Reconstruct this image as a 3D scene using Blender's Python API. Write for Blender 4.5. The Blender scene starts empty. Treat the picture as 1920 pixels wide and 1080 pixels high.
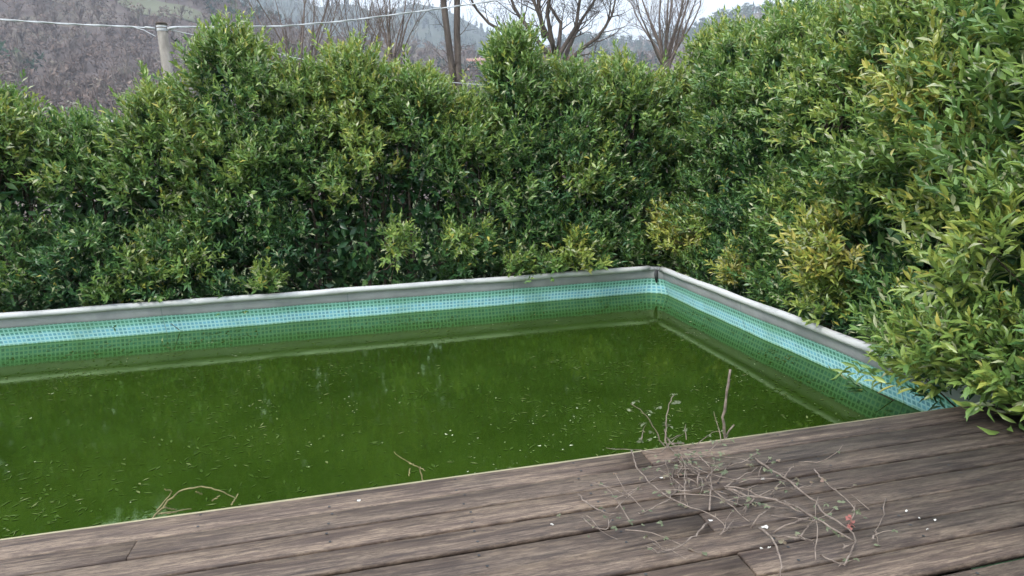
import bpy, math, random
import numpy as np
from mathutils import Matrix, Vector

rng = np.random.default_rng(11)
random.seed(11)
scene = bpy.context.scene
R = math.radians

# ------------------------------------------------------------------ camera
CAM = np.array([-3.957, -8.086, 2.0])
cam_data = bpy.data.cameras.new("camera")
cam_data.sensor_width = 36.0
cam_data.lens = 22.35
cam_data.clip_start = 0.05
cam_data.clip_end = 9000.0
cam = bpy.data.objects.new("camera", cam_data)
scene.collection.objects.link(cam)
_r = Vector((0.97446, -0.22262, -0.02936)); _u = Vector((0.07472, 0.19817, 0.97732)); _f = Vector((0.21176, 0.95455, -0.20975))
_m = Matrix(((_r.x, _u.x, -_f.x), (_r.y, _u.y, -_f.y), (_r.z, _u.z, -_f.z))).to_4x4()
_m.translation = Vector(CAM)
cam.matrix_world = _m
scene.camera = cam

# ------------------------------------------------------------------ sky, sun, exposure
SUN_EL, SUN_AZ = R(44), R(234)          # azimuth clockwise from +Y; behind and left of the viewer
world = bpy.data.worlds.new("World")
scene.world = world
world.use_nodes = True
wn, wl = world.node_tree.nodes, world.node_tree.links
wn.clear()
w_out = wn.new("ShaderNodeOutputWorld"); w_bg = wn.new("ShaderNodeBackground")
sky = wn.new("ShaderNodeTexSky"); sky.sky_type = 'NISHITA'; sky.sun_disc = False
sky.sun_elevation = SUN_EL; sky.sun_rotation = SUN_AZ; sky.air_density = 1.2; sky.dust_density = 2.0
w_tc = wn.new("ShaderNodeTexCoord"); w_map = wn.new("ShaderNodeMapping"); w_map.inputs['Scale'].default_value = (2.2, 2.2, 5.0)
w_n = wn.new("ShaderNodeTexNoise"); w_n.inputs['Scale'].default_value = 1.6; w_n.inputs['Detail'].default_value = 7; w_n.inputs['Roughness'].default_value = .6
w_rp = wn.new("ShaderNodeValToRGB"); w_rp.color_ramp.elements[0].position = .34; w_rp.color_ramp.elements[1].position = .62
w_rp.color_ramp.elements[0].color = (.45, .45, .45, 1); w_rp.color_ramp.elements[1].color = (.97, .97, .97, 1)
w_mix = wn.new("ShaderNodeMixRGB"); w_mix.inputs['Color2'].default_value = (8.2, 8.9, 9.6, 1)
# an overcast sky brightens towards the zenith (standard overcast distribution)
w_sep = wn.new('ShaderNodeSeparateXYZ'); w_ma = wn.new('ShaderNodeMath'); w_ma.operation = 'MULTIPLY_ADD'; w_ma.use_clamp = False; w_ma.inputs[1].default_value = 1.8; w_ma.inputs[2].default_value = .45
w_mx = wn.new('ShaderNodeMath'); w_mx.operation = 'MAXIMUM'; w_mx.inputs[1].default_value = 0.0
w_sc = wn.new('ShaderNodeVectorMath'); w_sc.operation = 'SCALE'; w_sc.inputs[0].default_value = (8.4, 8.9, 9.4)
wl.new(w_tc.outputs['Generated'], w_sep.inputs['Vector']); wl.new(w_sep.outputs['Z'], w_mx.inputs[0]); wl.new(w_mx.outputs[0], w_ma.inputs[0]); wl.new(w_ma.outputs[0], w_sc.inputs['Scale']); 
w_n2 = wn.new("ShaderNodeTexNoise"); w_n2.inputs['Scale'].default_value = 2.6; w_n2.inputs['Detail'].default_value = 8; w_n2.inputs['Roughness'].default_value = .62
w_r2 = wn.new("ShaderNodeValToRGB"); w_r2.color_ramp.elements[0].position = .36; w_r2.color_ramp.elements[1].position = .60
w_r2.color_ramp.elements[0].color = (.62, .66, .72, 1); w_r2.color_ramp.elements[1].color = (1.0, 1.0, 1.0, 1)
w_mu = wn.new("ShaderNodeMixRGB"); w_mu.blend_type = 'MULTIPLY'; w_mu.inputs['Fac'].default_value = 1.0
wl.new(w_map.outputs['Vector'], w_n2.inputs['Vector']); wl.new(w_n2.outputs['Fac'], w_r2.inputs['Fac']); wl.new(w_sc.outputs['Vector'], w_mu.inputs['Color1']); wl.new(w_r2.outputs['Color'], w_mu.inputs['Color2']); wl.new(w_mu.outputs['Color'], w_mix.inputs['Color2'])
wl.new(w_tc.outputs['Generated'], w_map.inputs['Vector']); wl.new(w_map.outputs['Vector'], w_n.inputs['Vector'])
wl.new(w_n.outputs['Fac'], w_rp.inputs['Fac']); wl.new(w_rp.outputs['Color'], w_mix.inputs['Fac'])
wl.new(sky.outputs['Color'], w_mix.inputs['Color1']); wl.new(w_mix.outputs['Color'], w_bg.inputs['Color'])
w_bg.inputs['Strength'].default_value = 0.10
wl.new(w_bg.outputs['Background'], w_out.inputs['Surface'])

sun_data = bpy.data.lights.new("sun", 'SUN'); sun_data.energy = 1.5; sun_data.angle = R(14); sun_data.color = (1.0, .965, .91)
sun = bpy.data.objects.new("sun", sun_data); scene.collection.objects.link(sun)
_sd = Vector((math.sin(SUN_AZ) * math.cos(SUN_EL), math.cos(SUN_AZ) * math.cos(SUN_EL), math.sin(SUN_EL)))
sun.rotation_euler = _sd.to_track_quat('Z', 'Y').to_euler()
scene.view_settings.view_transform = 'Standard'
scene.view_settings.look = 'None'
scene.view_settings.gamma = 1.0
scene.view_settings.use_curve_mapping = False
scene.view_settings.exposure = 1.3
scene.cycles.use_adaptive_sampling = True; scene.cycles.adaptive_threshold = .025; scene.cycles.max_bounces = 5; scene.cycles.diffuse_bounces = 3; scene.cycles.glossy_bounces = 3; scene.cycles.transmission_bounces = 2; scene.cycles.volume_bounces = 0

# ------------------------------------------------------------------ helpers
COL = scene.collection
def link(o, parent=None):
    COL.objects.link(o)
    if parent is not None:
        o.parent = parent
        o.matrix_parent_inverse = Matrix.Translation(parent.location).inverted() if parent.type == 'EMPTY' else Matrix()
    return o
def tag(o, label=None, cat=None, group=None, kind=None):
    if label: o["label"] = label
    if cat: o["category"] = cat
    if group: o["group"] = group
    if kind: o["kind"] = kind
    return o
def empty(name, loc):
    o = bpy.data.objects.new(name, None); o.location = loc; o.empty_display_size = .1
    COL.objects.link(o)
    return o
def mesh_np(name, V, quads=None, tris=None, attrs=None, smooth=False):
    """mesh from numpy arrays; attrs = {name: per-face float array (quads first, then tris)}"""
    me = bpy.data.meshes.new(name)
    V = np.asarray(V, dtype=np.float32).reshape(-1, 3)
    q = np.zeros((0, 4), np.int32) if quads is None else np.asarray(quads, np.int32).reshape(-1, 4)
    t = np.zeros((0, 3), np.int32) if tris is None else np.asarray(tris, np.int32).reshape(-1, 3)
    me.vertices.add(len(V)); me.vertices.foreach_set("co", V.ravel())
    nl = q.size + t.size; nf = len(q) + len(t)
    me.loops.add(nl); me.polygons.add(nf)
    me.loops.foreach_set("vertex_index", np.concatenate([q.ravel(), t.ravel()]).astype(np.int32))
    starts = np.concatenate([np.arange(len(q)) * 4, len(q) * 4 + np.arange(len(t)) * 3]).astype(np.int32)
    me.polygons.foreach_set("loop_start", starts)
    if smooth: me.polygons.foreach_set("use_smooth", np.ones(nf, bool))
    for k, a in (attrs or {}).items():
        at = me.attributes.new(k, 'FLOAT', 'FACE'); at.data.foreach_set("value", np.asarray(a, np.float32))
    me.update(calc_edges=True); me.validate()
    return me
def obj(name, me, mat=None, parent=None):
    o = bpy.data.objects.new(name, me)
    if mat is not None and not me.materials: me.materials.append(mat)
    return link(o, parent)

class Geo:
    """collects tubes, boxes and loose faces into one mesh"""
    def __init__(s): s.V = []; s.Q = []; s.T = []; s.n = 0; s.aq = []; s.at = []
    def add(s, V, Q=None, T=None, a=0.0):
        V = np.asarray(V, float).reshape(-1, 3); s.V.append(V)
        if Q is not None and len(Q):
            Q = np.asarray(Q, int).reshape(-1, 4); s.Q.append(Q + s.n); s.aq.append(np.broadcast_to(a, len(Q)).astype(float))
        if T is not None and len(T):
            T = np.asarray(T, int).reshape(-1, 3); s.T.append(T + s.n); s.at.append(np.broadcast_to(a, len(T)).astype(float))
        s.n += len(V)
    def tube(s, pts, rad, sides=6, a=0.0, cap=True):
        P = np.asarray(pts, float); k = len(P); rad = np.broadcast_to(rad, k)
        d = np.gradient(P, axis=0); d /= np.linalg.norm(d, axis=1)[:, None] + 1e-9
        ref = np.array([0., 0, 1]) if abs(d[0][2]) < .9 else np.array([1., 0, 0])
        ang = np.arange(sides) * 2 * math.pi / sides
        V = []
        for i in range(k):
            x = np.cross(ref, d[i]); x /= np.linalg.norm(x) + 1e-9; y = np.cross(d[i], x); ref = y
            V.append(P[i] + rad[i] * (np.cos(ang)[:, None] * x + np.sin(ang)[:, None] * y)); ref = np.cross(d[i], x)
        V = np.concatenate(V)
        i = np.arange(sides); j = (i + 1) % sides
        Q = np.concatenate([np.stack([b * sides + i, b * sides + j, (b + 1) * sides + j, (b + 1) * sides + i], 1) for b in range(k - 1)])
        T = []
        if cap:
            for c in range(1, sides - 1): T += [(0, c + 1, c), ((k - 1) * sides, (k - 1) * sides + c, (k - 1) * sides + c + 1)]
        s.add(V, Q, T, a)
    def box(s, lo, hi, a=0.0):
        x0, y0, z0 = lo; x1, y1, z1 = hi
        s.add([(x0,y0,z0),(x1,y0,z0),(x1,y1,z0),(x0,y1,z0),(x0,y0,z1),(x1,y0,z1),(x1,y1,z1),(x0,y1,z1)],
              [(0,3,2,1),(4,5,6,7),(0,1,5,4),(1,2,6,5),(2,3,7,6),(3,0,4,7)], None, a)
    def mesh(s, name, attr=None, smooth=False):
        q = np.concatenate(s.Q) if s.Q else None; t = np.concatenate(s.T) if s.T else None
        at = {attr: np.concatenate(s.aq + s.at)} if attr else None
        return mesh_np(name, np.concatenate(s.V), q, t, at, smooth)
    def build(s, name, mat, parent=None, attr=None, smooth=False):
        return obj(name, s.mesh(name, attr, smooth), mat, parent)

# ------------------------------------------------------------------ materials
def new_mat(name):
    m = bpy.data.materials.new(name); m.use_nodes = True
    nt = m.node_tree; b = nt.nodes["Principled BSDF"]
    return m, nt.nodes, nt.links, b
def ramp(nodes, stops):
    r = nodes.new("ShaderNodeValToRGB"); e = r.color_ramp.elements
    while len(e) > 1: e.remove(e[-1])
    e[0].position = stops[0][0]; e[0].color = (*stops[0][1], 1)
    for p, c in stops[1:]:
        k = e.new(p); k.color = (*c, 1)
    return r
def noise(nodes, links, vec, scale, detail=4, rough=.55, stretch=None):
    n = nodes.new("ShaderNodeTexNoise"); n.inputs['Scale'].default_value = scale
    n.inputs['Detail'].default_value = detail; n.inputs['Roughness'].default_value = rough
    if stretch is not None:
        mp = nodes.new("ShaderNodeMapping"); mp.inputs['Scale'].default_value = stretch
        links.new(vec, mp.inputs['Vector']); vec = mp.outputs['Vector']
    links.new(vec, n.inputs['Vector'])
    return n
def bump(nodes, links, h, b, strength, dist):
    k = nodes.new("ShaderNodeBump"); k.inputs['Strength'].default_value = strength; k.inputs['Distance'].default_value = dist
    links.new(h, k.inputs['Height']); links.new(k.outputs['Normal'], b.inputs['Normal'])
def noisy(name, stops, scale=4, detail=5, rough=.8, stretch=None, bmp=0, bd=.01, spec=.3):
    m, n, l, b = new_mat(name); g = n.new("ShaderNodeNewGeometry")
    t = noise(n, l, g.outputs['Position'], scale, detail, .6, stretch)
    r = ramp(n, stops); l.new(t.outputs['Fac'], r.inputs['Fac']); l.new(r.outputs['Color'], b.inputs['Base Color'])
    b.inputs['Roughness'].default_value = rough; b.inputs['Specular IOR Level'].default_value = spec
    if bmp: bump(n, l, t.outputs['Fac'], b, bmp, bd)
    return m
def leaf_mat(name, stops, rough=.34, trans=.28, spec=.5):
    """tone (a per-leaf value) picks the leaf's own colour"""
    m, n, l, b = new_mat(name)
    a = n.new("ShaderNodeAttribute"); a.attribute_name = "tone"
    r = ramp(n, stops); l.new(a.outputs['Fac'], r.inputs['Fac'])
    l.new(r.outputs['Color'], b.inputs['Base Color'])
    b.inputs['Roughness'].default_value = rough; b.inputs['Specular IOR Level'].default_value = spec
    t = n.new("ShaderNodeBsdfTranslucent"); l.new(r.outputs['Color'], t.inputs['Color'])
    mx = n.new("ShaderNodeMixShader"); mx.inputs['Fac'].default_value = trans
    l.new(b.outputs['BSDF'], mx.inputs[1]); l.new(t.outputs['BSDF'], mx.inputs[2])
    l.new(mx.outputs['Shader'], n["Material Output"].inputs['Surface'])
    return m
M = {}
M['leaf'] = leaf_mat("laurel_leaf", [(0, (.022, .072, .034)), (.25, (.056, .140, .046)), (.45, (.120, .225, .058)),
                                     (.62, (.195, .290, .068)), (.78, (.31, .37, .078)), (.92, (.46, .40, .09)), (1, (.38, .42, .25))])
M['bramble_leaf'] = leaf_mat("bramble_leaf", [(0, (.07, .09, .05)), (.5, (.15, .17, .10)), (.8, (.17, .11, .085)), (1, (.28, .10, .085))], .6, .2, .3)
M['bark'] = noisy("bark", [(.3, (.05, .038, .028)), (.7, (.14, .105, .08))], 30, 4, .9, None, .4, .01)
M['bare_bark'] = noisy("bare_tree_bark", [(.3, (.045, .036, .032)), (.7, (.13, .105, .09))], 6, 5, .9, (1, 1, .25), .5, .03)
M['pollard'] = noisy("pollard_bark", [(.3, (.10, .078, .07)), (.7, (.20, .16, .14))], 5, 4, .9)
M['dry'] = noisy("dry_stem", [(.35, (.10, .077, .063)), (.65, (.23, .187, .155))], 25, 4, .85)
M['drytan'] = noisy("dry_twig", [(.35, (.14, .12, .06)), (.65, (.25, .21, .11))], 25, 4, .85)
M['soil'] = noisy("soil", [(.35, (.035, .028, .018)), (.65, (.075, .07, .035))], 3, 7, .95, None, .5, .05)
M['white_steel'] = noisy("rail_sleeve", [(.3, (.34, .345, .35)), (.42, (.47, .475, .48)), (.6, (.50, .505, .51)), (.75, (.38, .385, .38))], 3.5, 8, .5, (.5, .5, 2))
M['grey_vinyl'] = noisy("grey_vinyl", [(.3, (.17, .18, .19)), (.7, (.24, .25, .26))], 3, 5, .5)
M['dark'] = noisy("dark_plastic", [(.3, (.02, .022, .025)), (.7, (.05, .052, .055))], 9, 4, .6)

# ------------------------------------------------------------------ terrain and hills
def polar(az_deg, r, z):
    a = np.radians(az_deg)
    return np.stack([CAM[0] + r * np.sin(a), CAM[1] + r * np.cos(a), z], -1)
def grid_faces(na, nr, wrap=False):
    i, j = np.meshgrid(np.arange(na if wrap else na - 1), np.arange(nr - 1), indexing='ij')
    i2 = (i + 1) % na
    return np.stack([i * nr + j, i * nr + j + 1, i2 * nr + j + 1, i2 * nr + j], -1).reshape(-1, 4)
def wob(a, b, seed, scales):
    """cheap smooth 2-D noise: sums of sines"""
    g = np.random.default_rng(seed); o = 0
    for s, w in scales:
        for _ in range(4):
            kx, ky = g.normal(0, s, 2); o = o + w * .5 * np.sin(kx * a + ky * b + g.uniform(0, 6.28))
    return o

gr = np.array([0, 3, 6, 9, 12, 15, 20, 28, 40, 60, 90, 150, 300, 700, 1500, 3500.])
gz = np.array([-.9, -.9, -.9, -.9, -.9, -1.1, -1.8, -3, -4.2, -5, -6, -8, -14, -20, -24, -28])
ga = np.linspace(0, 360, 97)[:-1]
A, RR = np.meshgrid(ga, gr, indexing='ij'); ZZ = np.broadcast_to(gz, A.shape)
m_ground = noisy("grass_ground", [(.3, (.03, .04, .015)), (.5, (.06, .085, .025)), (.7, (.11, .10, .05))], .6, 8, .95, None, .5, .05)
tag(obj("ground", mesh_np("ground", polar(A, RR, ZZ), grid_faces(96, len(gr), True), smooth=True), m_ground), kind="structure")

def hill_mat(name, stops, scale):
    m, n, l, b = new_mat(name); g = n.new("ShaderNodeNewGeometry")
    t = noise(n, l, g.outputs['Position'], scale, 9, .68); r = ramp(n, stops)
    l.new(t.outputs['Fac'], r.inputs['Fac']); l.new(r.outputs['Color'], b.inputs['Base Color'])
    b.inputs['Roughness'].default_value = 1; b.inputs['Specular IOR Level'].default_value = 0
    return m
HILLS = {}
def hill(key, mat, crest, r0, r1, lo_el, rough, seed, na=260, nr=40):
    az = np.linspace(-75, 80, na); ts = np.concatenate([np.linspace(0, 1, nr), [1.12, 1.3, 1.6]])
    c = np.interp(az, [k for k, _ in crest], [v for _, v in crest])
    HILLS[key] = (crest, r0, r1, lo_el, rough, seed)
    A, T = np.meshgrid(az, ts, indexing='ij')
    P = hill_pt(key, A, T)
    o = obj("hill", mesh_np("hill", P, grid_faces(na, len(ts)), smooth=True), mat)
    return tag(o, kind="structure")
def hill_pt(key, az, t):
    crest, r0, r1, lo, rough, seed = HILLS[key]
    c = np.interp(az, [k for k, _ in crest], [v for _, v in crest])
    r = r0 + (r1 - r0) * t
    tt = np.clip(t, 0, 1)
    el = lo + (c - lo) * tt ** .85
    z = CAM[2] + r * np.tan(np.radians(el))
    z = np.where(t > 1, CAM[2] + r1 * np.tan(np.radians(c)) - (t - 1) * (r1 - r0) * .5, z)
    z = z + wob(az, t * 25, seed, [(.25, 1.), (.7, .5), (1.6, .3)]) * rough * np.minimum(1, tt * 3)
    return polar(az, r, z)
crestA = [(-75, 13.5), (-24, 13.5), (-13, 13.0), (-9, 12.2), (-7, 11.0), (-3, 9.7), (3, 9.5), (8, 8.9), (11, 8.1), (14, 7.2), (20, 7.0), (30, 7.0), (45, 7.2), (80, 7)]
crestB = [(-75, 14), (-14, 14.2), (-7, 13.2), (-4.5, 12.2), (-2.5, 11.4), (-.5, 11.7), (1.5, 11.3), (3.2, 11.6), (5.2, 12.1), (7.4, 11.8), (8.6, 11.2), (10.5, 10.0), (14, 8.8), (17, 8.4), (20, 8.2), (80, 7.5)]
crestC = [(-75, 6), (12, 6), (17, 8.6), (19.5, 9.1), (21.7, 8.4), (23.5, 8.4), (26, 8.7), (28, 8.7), (29.5, 9.2), (31.4, 10.0), (34.2, 10.4), (37.6, 10.2), (42, 10.3), (50, 10.0), (80, 9)]
m_hA = hill_mat("woodland_floor_near", [(.30, (.06, .05, .048)), (.5, (.10, .08, .075)), (.62, (.13, .115, .09)), (.75, (.12, .14, .07))], .018)
m_hB = hill_mat("woodland_floor_far", [(.3, (.03, .045, .04)), (.55, (.055, .065, .05)), (.75, (.10, .085, .075))], .008)
m_hC = hill_mat("woodland_floor_right", [(.3, (.05, .055, .04)), (.5, (.12, .095, .075)), (.7, (.15, .13, .09))], .010)
hill('B', m_hB, crestB, 700, 1500, 3.0, 9, 5)
hill('C', m_hC, crestC, 600, 1150, 3.0, 7, 6)
hill('A', m_hA, crestA, 120, 560, -4.8, 2.2, 4)

# the woods on them: one mass of bare crowns and one of evergreens on each slope
def bare_template(g, n=27):
    V = []; T = []
    for k in range(n):
        b = np.array([0, 0, g.uniform(.12, .55)]) if k > 2 else np.array([0, 0, -.1])
        a = g.uniform(0, 6.283); rr = g.uniform(.12, .42) * (1 if k > 2 else .15); h = g.uniform(.5, 1.0) if k > 2 else .8
        tip = np.array([math.cos(a) * rr, math.sin(a) * rr, max(h - .6 * rr * rr, b[2] + .15)])
        s = np.array([-math.sin(a), math.cos(a), 0]) * g.uniform(.010, .014) * (2.2 if k <= 2 else 1)
        mid = (b + tip) / 2 + np.array([math.cos(a), math.sin(a), .3]) * .04
        o = len(V); V += [b - s * 1.3, b + s * 1.3, mid + s, tip]
        T += [(o, o + 1, o + 2), (o, o + 2, o + 3)]
    return np.array(V), np.array(T)
def round_template(g, n=34, sz=.11):
    V = []; T = []
    for k in range(n):
        u = g.normal(0, 1, 3); u /= np.linalg.norm(u); c = np.array([0, 0, .55]) + u * np.array([.30, .30, .42]) * g.uniform(.6, 1)
        e = g.normal(0, 1, (3, 3)) * sz
        o = len(V); V += list(c + e); T.append((o, o + 1, o + 2))
    return np.array(V), np.array(T)
def fuzz_template(g): return round_template(g, 38, .065)
def cone_template(g, n=9):
    V = []; T = []
    for k in range(n):
        z = g.uniform(.05, .95); a = g.uniform(0, 6.283); rr = .22 * (1 - z) + .02; d = np.array([math.cos(a), math.sin(a), 0]); s = np.array([-d[1], d[0], 0])
        o = len(V); V += [d * rr * 1.25 + [0, 0, z - .05], s * rr * .8 + [0, 0, z + .06], -s * rr * .8 + [0, 0, z + .06], [0, 0, z + .17]]
        T += [(o, o + 1, o + 3), (o, o + 3, o + 2), (o, o + 2, o + 1)]
    return np.array(V), np.array(T)
def scatter(name, mat, key, tmpl, n, h, az, tr, label, seed, keep=None):
    g = np.random.default_rng(seed); tm = [tmpl(g) for _ in range(5)]
    G = Geo(); a = g.uniform(*az, n); t = tr[0] + (tr[1] - tr[0]) * g.uniform(0, 1, n) ** .9
    if keep is not None: k = keep(a, t, g); a, t = a[k], t[k]
    P = hill_pt(key, a, t)
    hh = g.uniform(*h, len(a)); ro = g.uniform(0, 6.28, len(a)); tone = g.uniform(0, 1, len(a)); which = g.integers(0, 5, len(a))
    for w in range(5):
        sel = np.where(which == w)[0]
        if not len(sel): continue
        V, T = tm[w]; c, s = np.cos(ro[sel]), np.sin(ro[sel]); H = hh[sel][:, None]
        X = (V[None, :, 0] * c[:, None] - V[None, :, 1] * s[:, None]) * H; Y = (V[None, :, 0] * s[:, None] + V[None, :, 1] * c[:, None]) * H; Z = V[None, :, 2] * H
        W = np.stack([X, Y, Z], -1) + P[sel][:, None, :]
        F = (T[None] + (np.arange(len(sel)) * len(V))[:, None, None]).reshape(-1, 3)
        G.add(W.reshape(-1, 3), None, F, np.repeat(tone[sel], len(T)))
    return tag(G.build(name, mat, None, "tone"), label, "woodland", kind="stuff")
def tone_mat(name, stops):
    m, n, l, b = new_mat(name); a = n.new("ShaderNodeAttribute"); a.attribute_name = "tone"
    r = ramp(n, stops); l.new(a.outputs['Fac'], r.inputs['Fac']); l.new(r.outputs['Color'], b.inputs['Base Color'])
    b.inputs['Roughness'].default_value = 1; b.inputs['Specular IOR Level'].default_value = 0
    return m
m_bare = tone_mat("bare_woodland", [(0, (.105, .076, .066)), (.5, (.145, .106, .09)), (.85, (.175, .135, .115)), (1, (.18, .165, .125))])
m_ever = tone_mat("evergreen_woodland", [(0, (.02, .045, .035)), (.6, (.04, .075, .045)), (1, (.09, .11, .06))])
def patch(a, t, seed, thr): return wob(a * 1.0, t * 14, seed, [(.25, 1.), (.7, .7)]) > thr
meadow = lambda a, t: ((a + 13.8) / 3.0) ** 2 + ((t - .86) / .035) ** 2 < 1
scatter("bare_woodland", m_bare, 'A', bare_template, 3400, (6, 12), (-30, 45), (.10, 1.0), "purple grey leafless woods covering the near hillside", 21, lambda a, t, g: ~meadow(a, t))
scatter("twiggy_woodland", m_bare, 'A', fuzz_template, 3600, (6, 11), (-30, 45), (.10, 1.0), "rounded leafless crowns massed between the taller bare trees of the near hillside", 27, lambda a, t, g: ~meadow(a, t))
scatter("evergreen_woodland", m_ever, 'A', round_template, 1500, (7, 13), (-30, 45), (.12, 1.02), "dark evergreen trees scattered in patches over the near hillside", 22, lambda a, t, g: patch(a, t, 9, .35) & ~meadow(a, t))
scatter("far_woodland", m_ever, 'B', cone_template, 2600, (14, 24), (-16, 40), (.25, 1.03), "blue green forest on the farthest mountain ridge", 23)
scatter("ridge_woodland", m_ever, 'C', round_template, 2200, (10, 18), (14, 60), (.3, 1.03), "mixed woods on the right hand hill above the hedge", 24, lambda a, t, g: (t > .82) | patch(a, t, 3, .2))
scatter("slope_woodland", m_bare, 'C', bare_template, 1600, (10, 16), (14, 60), (.2, 1.0), "leafless woods on the face of the right hand hill", 25)

MA, MT = np.meshgrid(np.linspace(-1, 1, 25), np.linspace(-1, 1, 9), indexing='ij'); MT = MT * np.sqrt(np.maximum(1 - MA ** 2, .02))
mp_ = hill_pt('A', -13.8 + 3.1 * MA, .86 + .037 * MT); mp_[..., 2] += .5
m_mead = hill_mat("pasture", [(.3, (.10, .105, .07)), (.6, (.125, .13, .09)), (.8, (.12, .11, .085))], .05)
tag(obj("meadow", mesh_np("meadow", mp_, grid_faces(25, 9), smooth=True), m_mead), kind="structure")

# ------------------------------------------------------------------ far houses
m_wall = [noisy("house_wall_cream", [(.3, (.50, .42, .32)), (.7, (.60, .52, .42))], .8), noisy("house_wall_pink", [(.3, (.50, .32, .26)), (.7, (.58, .40, .33))], .8),
          noisy("house_wall_white", [(.3, (.58, .58, .56)), (.7, (.68, .68, .66))], .8)]
m_roof = noisy("clay_roof", [(.3, (.20, .10, .075)), (.7, (.32, .17, .12))], 2, 5)
m_pane = noisy("far_window", [(.3, (.03, .035, .04)), (.7, (.06, .07, .08))], 2)
def house(az, t, w, d, h, rot, wm, label, key='A', storeys=2, cols=4, rm=None):
    p = hill_pt(key, np.array(az), np.array(t)); root = empty("house", Vector(p)); tag(root, label, "house", "houses of the village below the hills")
    c, s = math.cos(rot), math.sin(rot)
    def X(V): V = np.asarray(V, float); return np.stack([p[0] + V[:, 0] * c - V[:, 1] * s, p[1] + V[:, 0] * s + V[:, 1] * c, p[2] + V[:, 2]], 1)
    def bx(lo, hi):
        g = Geo(); g.box(lo, hi); g.V[0] = X(g.V[0]); return g
    g = bx((-w/2, -d/2, -3), (w/2, d/2, h)); g.add(X([(-w/2, -d/2, h), (-w/2, d/2, h), (-w/2, 0, h + d*.24), (w/2, -d/2, h), (w/2, d/2, h), (w/2, 0, h + d*.24)]), None, [(0, 2, 1), (3, 4, 5)])
    g.build("wall", wm, root)
    g = Geo(); e = .5; k = h + d*.24 + .25
    V = [(-w/2-e, -d/2-e, h-.2), (w/2+e, -d/2-e, h-.2), (w/2+e, 0, k), (-w/2-e, 0, k), (w/2+e, d/2+e, h-.2), (-w/2-e, d/2+e, h-.2)]
    V2 = [(a, b, z + .3) for a, b, z in V]
    g.add(X(V + V2), [(0,3,2,1),(3,5,4,2),(6,7,8,9),(9,8,10,11),(0,1,7,6),(4,5,11,10),(1,2,8,7),(2,4,10,8),(3,0,6,9),(5,3,9,11)])
    roof = g.build("roof", rm or m_roof, root)
    bx((w*.2, -.4, h + d*.1), (w*.2 + .8, .4, h + d*.24 + 1.3)).build("chimney", wm, roof)
    for si in range(storeys):
        for ci in range(cols):
            x = -w/2 + (ci + .5) * w / cols; z = h * (si + .38) / storeys
            bx((x - .55, -d/2 - .12, z), (x + .55, -d/2 + .1, z + 1.4)).build("window", m_pane, root)
house(10.0, .86, 13, 9, 6.5, -.1, m_wall[1], "pinkish house on the hillside right of the twin-stemmed bare tree")
house(11.2, .82, 10, 8, 6, -.3, m_wall[0], "small cream house beside the pinkish hillside house", cols=3)
house(19.3, .72, 16, 9, 7, -.2, m_wall[1], "long house with reddish walls behind the big bare tree's right limbs")
house(21.3, .80, 20, 10, 8, -.3, m_wall[0], "long cream house between the two bare trees")
house(23.0, .72, 12, 9, 7, -.5, m_wall[0], "cream house just left of the fan-shaped bare tree", cols=3)
house(-18.8, .30, 6, 5, 3.5, .4, m_wall[2], "small white house half hidden by the hedge left of the utility pole", cols=3, rm=m_wall[2])

# ------------------------------------------------------------------ bare trees behind the hedge
def norm(v): v = np.asarray(v, float); return v / (np.linalg.norm(v) + 1e-9)
def curve(p, d, L, g, n=5, wig=.12, up=.0):
    P = [np.array(p, float)]; d = norm(d)
    for _ in range(n - 1):
        d = norm(d + g.normal(0, wig, 3) + np.array([0, 0, up])); P.append(P[-1] + d * L / (n - 1))
    return np.array(P), d
def sprout(G, P, r, depth, g, n, L, spread=.7, up=.12, sides=4, tmin=.3):
    """side branches along the polyline P"""
    for _ in range(n):
        t = g.uniform(tmin, 1.0); f = t * (len(P) - 1); i = min(int(f), len(P) - 2); p = P[i] + (P[i+1] - P[i]) * (f - i)
        ax = norm(P[i+1] - P[i]); sd = norm(np.cross(ax, g.normal(0, 1, 3)))
        d = norm(ax * (1 - spread * .4) + sd * spread + np.array([0, 0, up]))
        l = L * g.uniform(.6, 1.2); rr = r * .55 * (1 - .45 * t)
        Q, _ = curve(p, d, l, g, 5, .14, up * .6)
        G.tube(Q, np.linspace(rr, max(rr * .25, .004), 5), sides if rr > .02 else 3, cap=False)
        if depth > 1: sprout(G, Q, rr, depth - 1, g, max(3, int(n * .7)), L * .55, spread, up, sides, .25)
def resample(P, k):
    P = np.asarray(P, float); s = np.r_[0, np.cumsum(np.linalg.norm(np.diff(P, axis=0), axis=1))]
    t = np.linspace(0, s[-1], k); return np.stack([np.interp(t, s, P[:, i]) for i in range(3)], 1)
g = np.random.default_rng(31)
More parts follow.
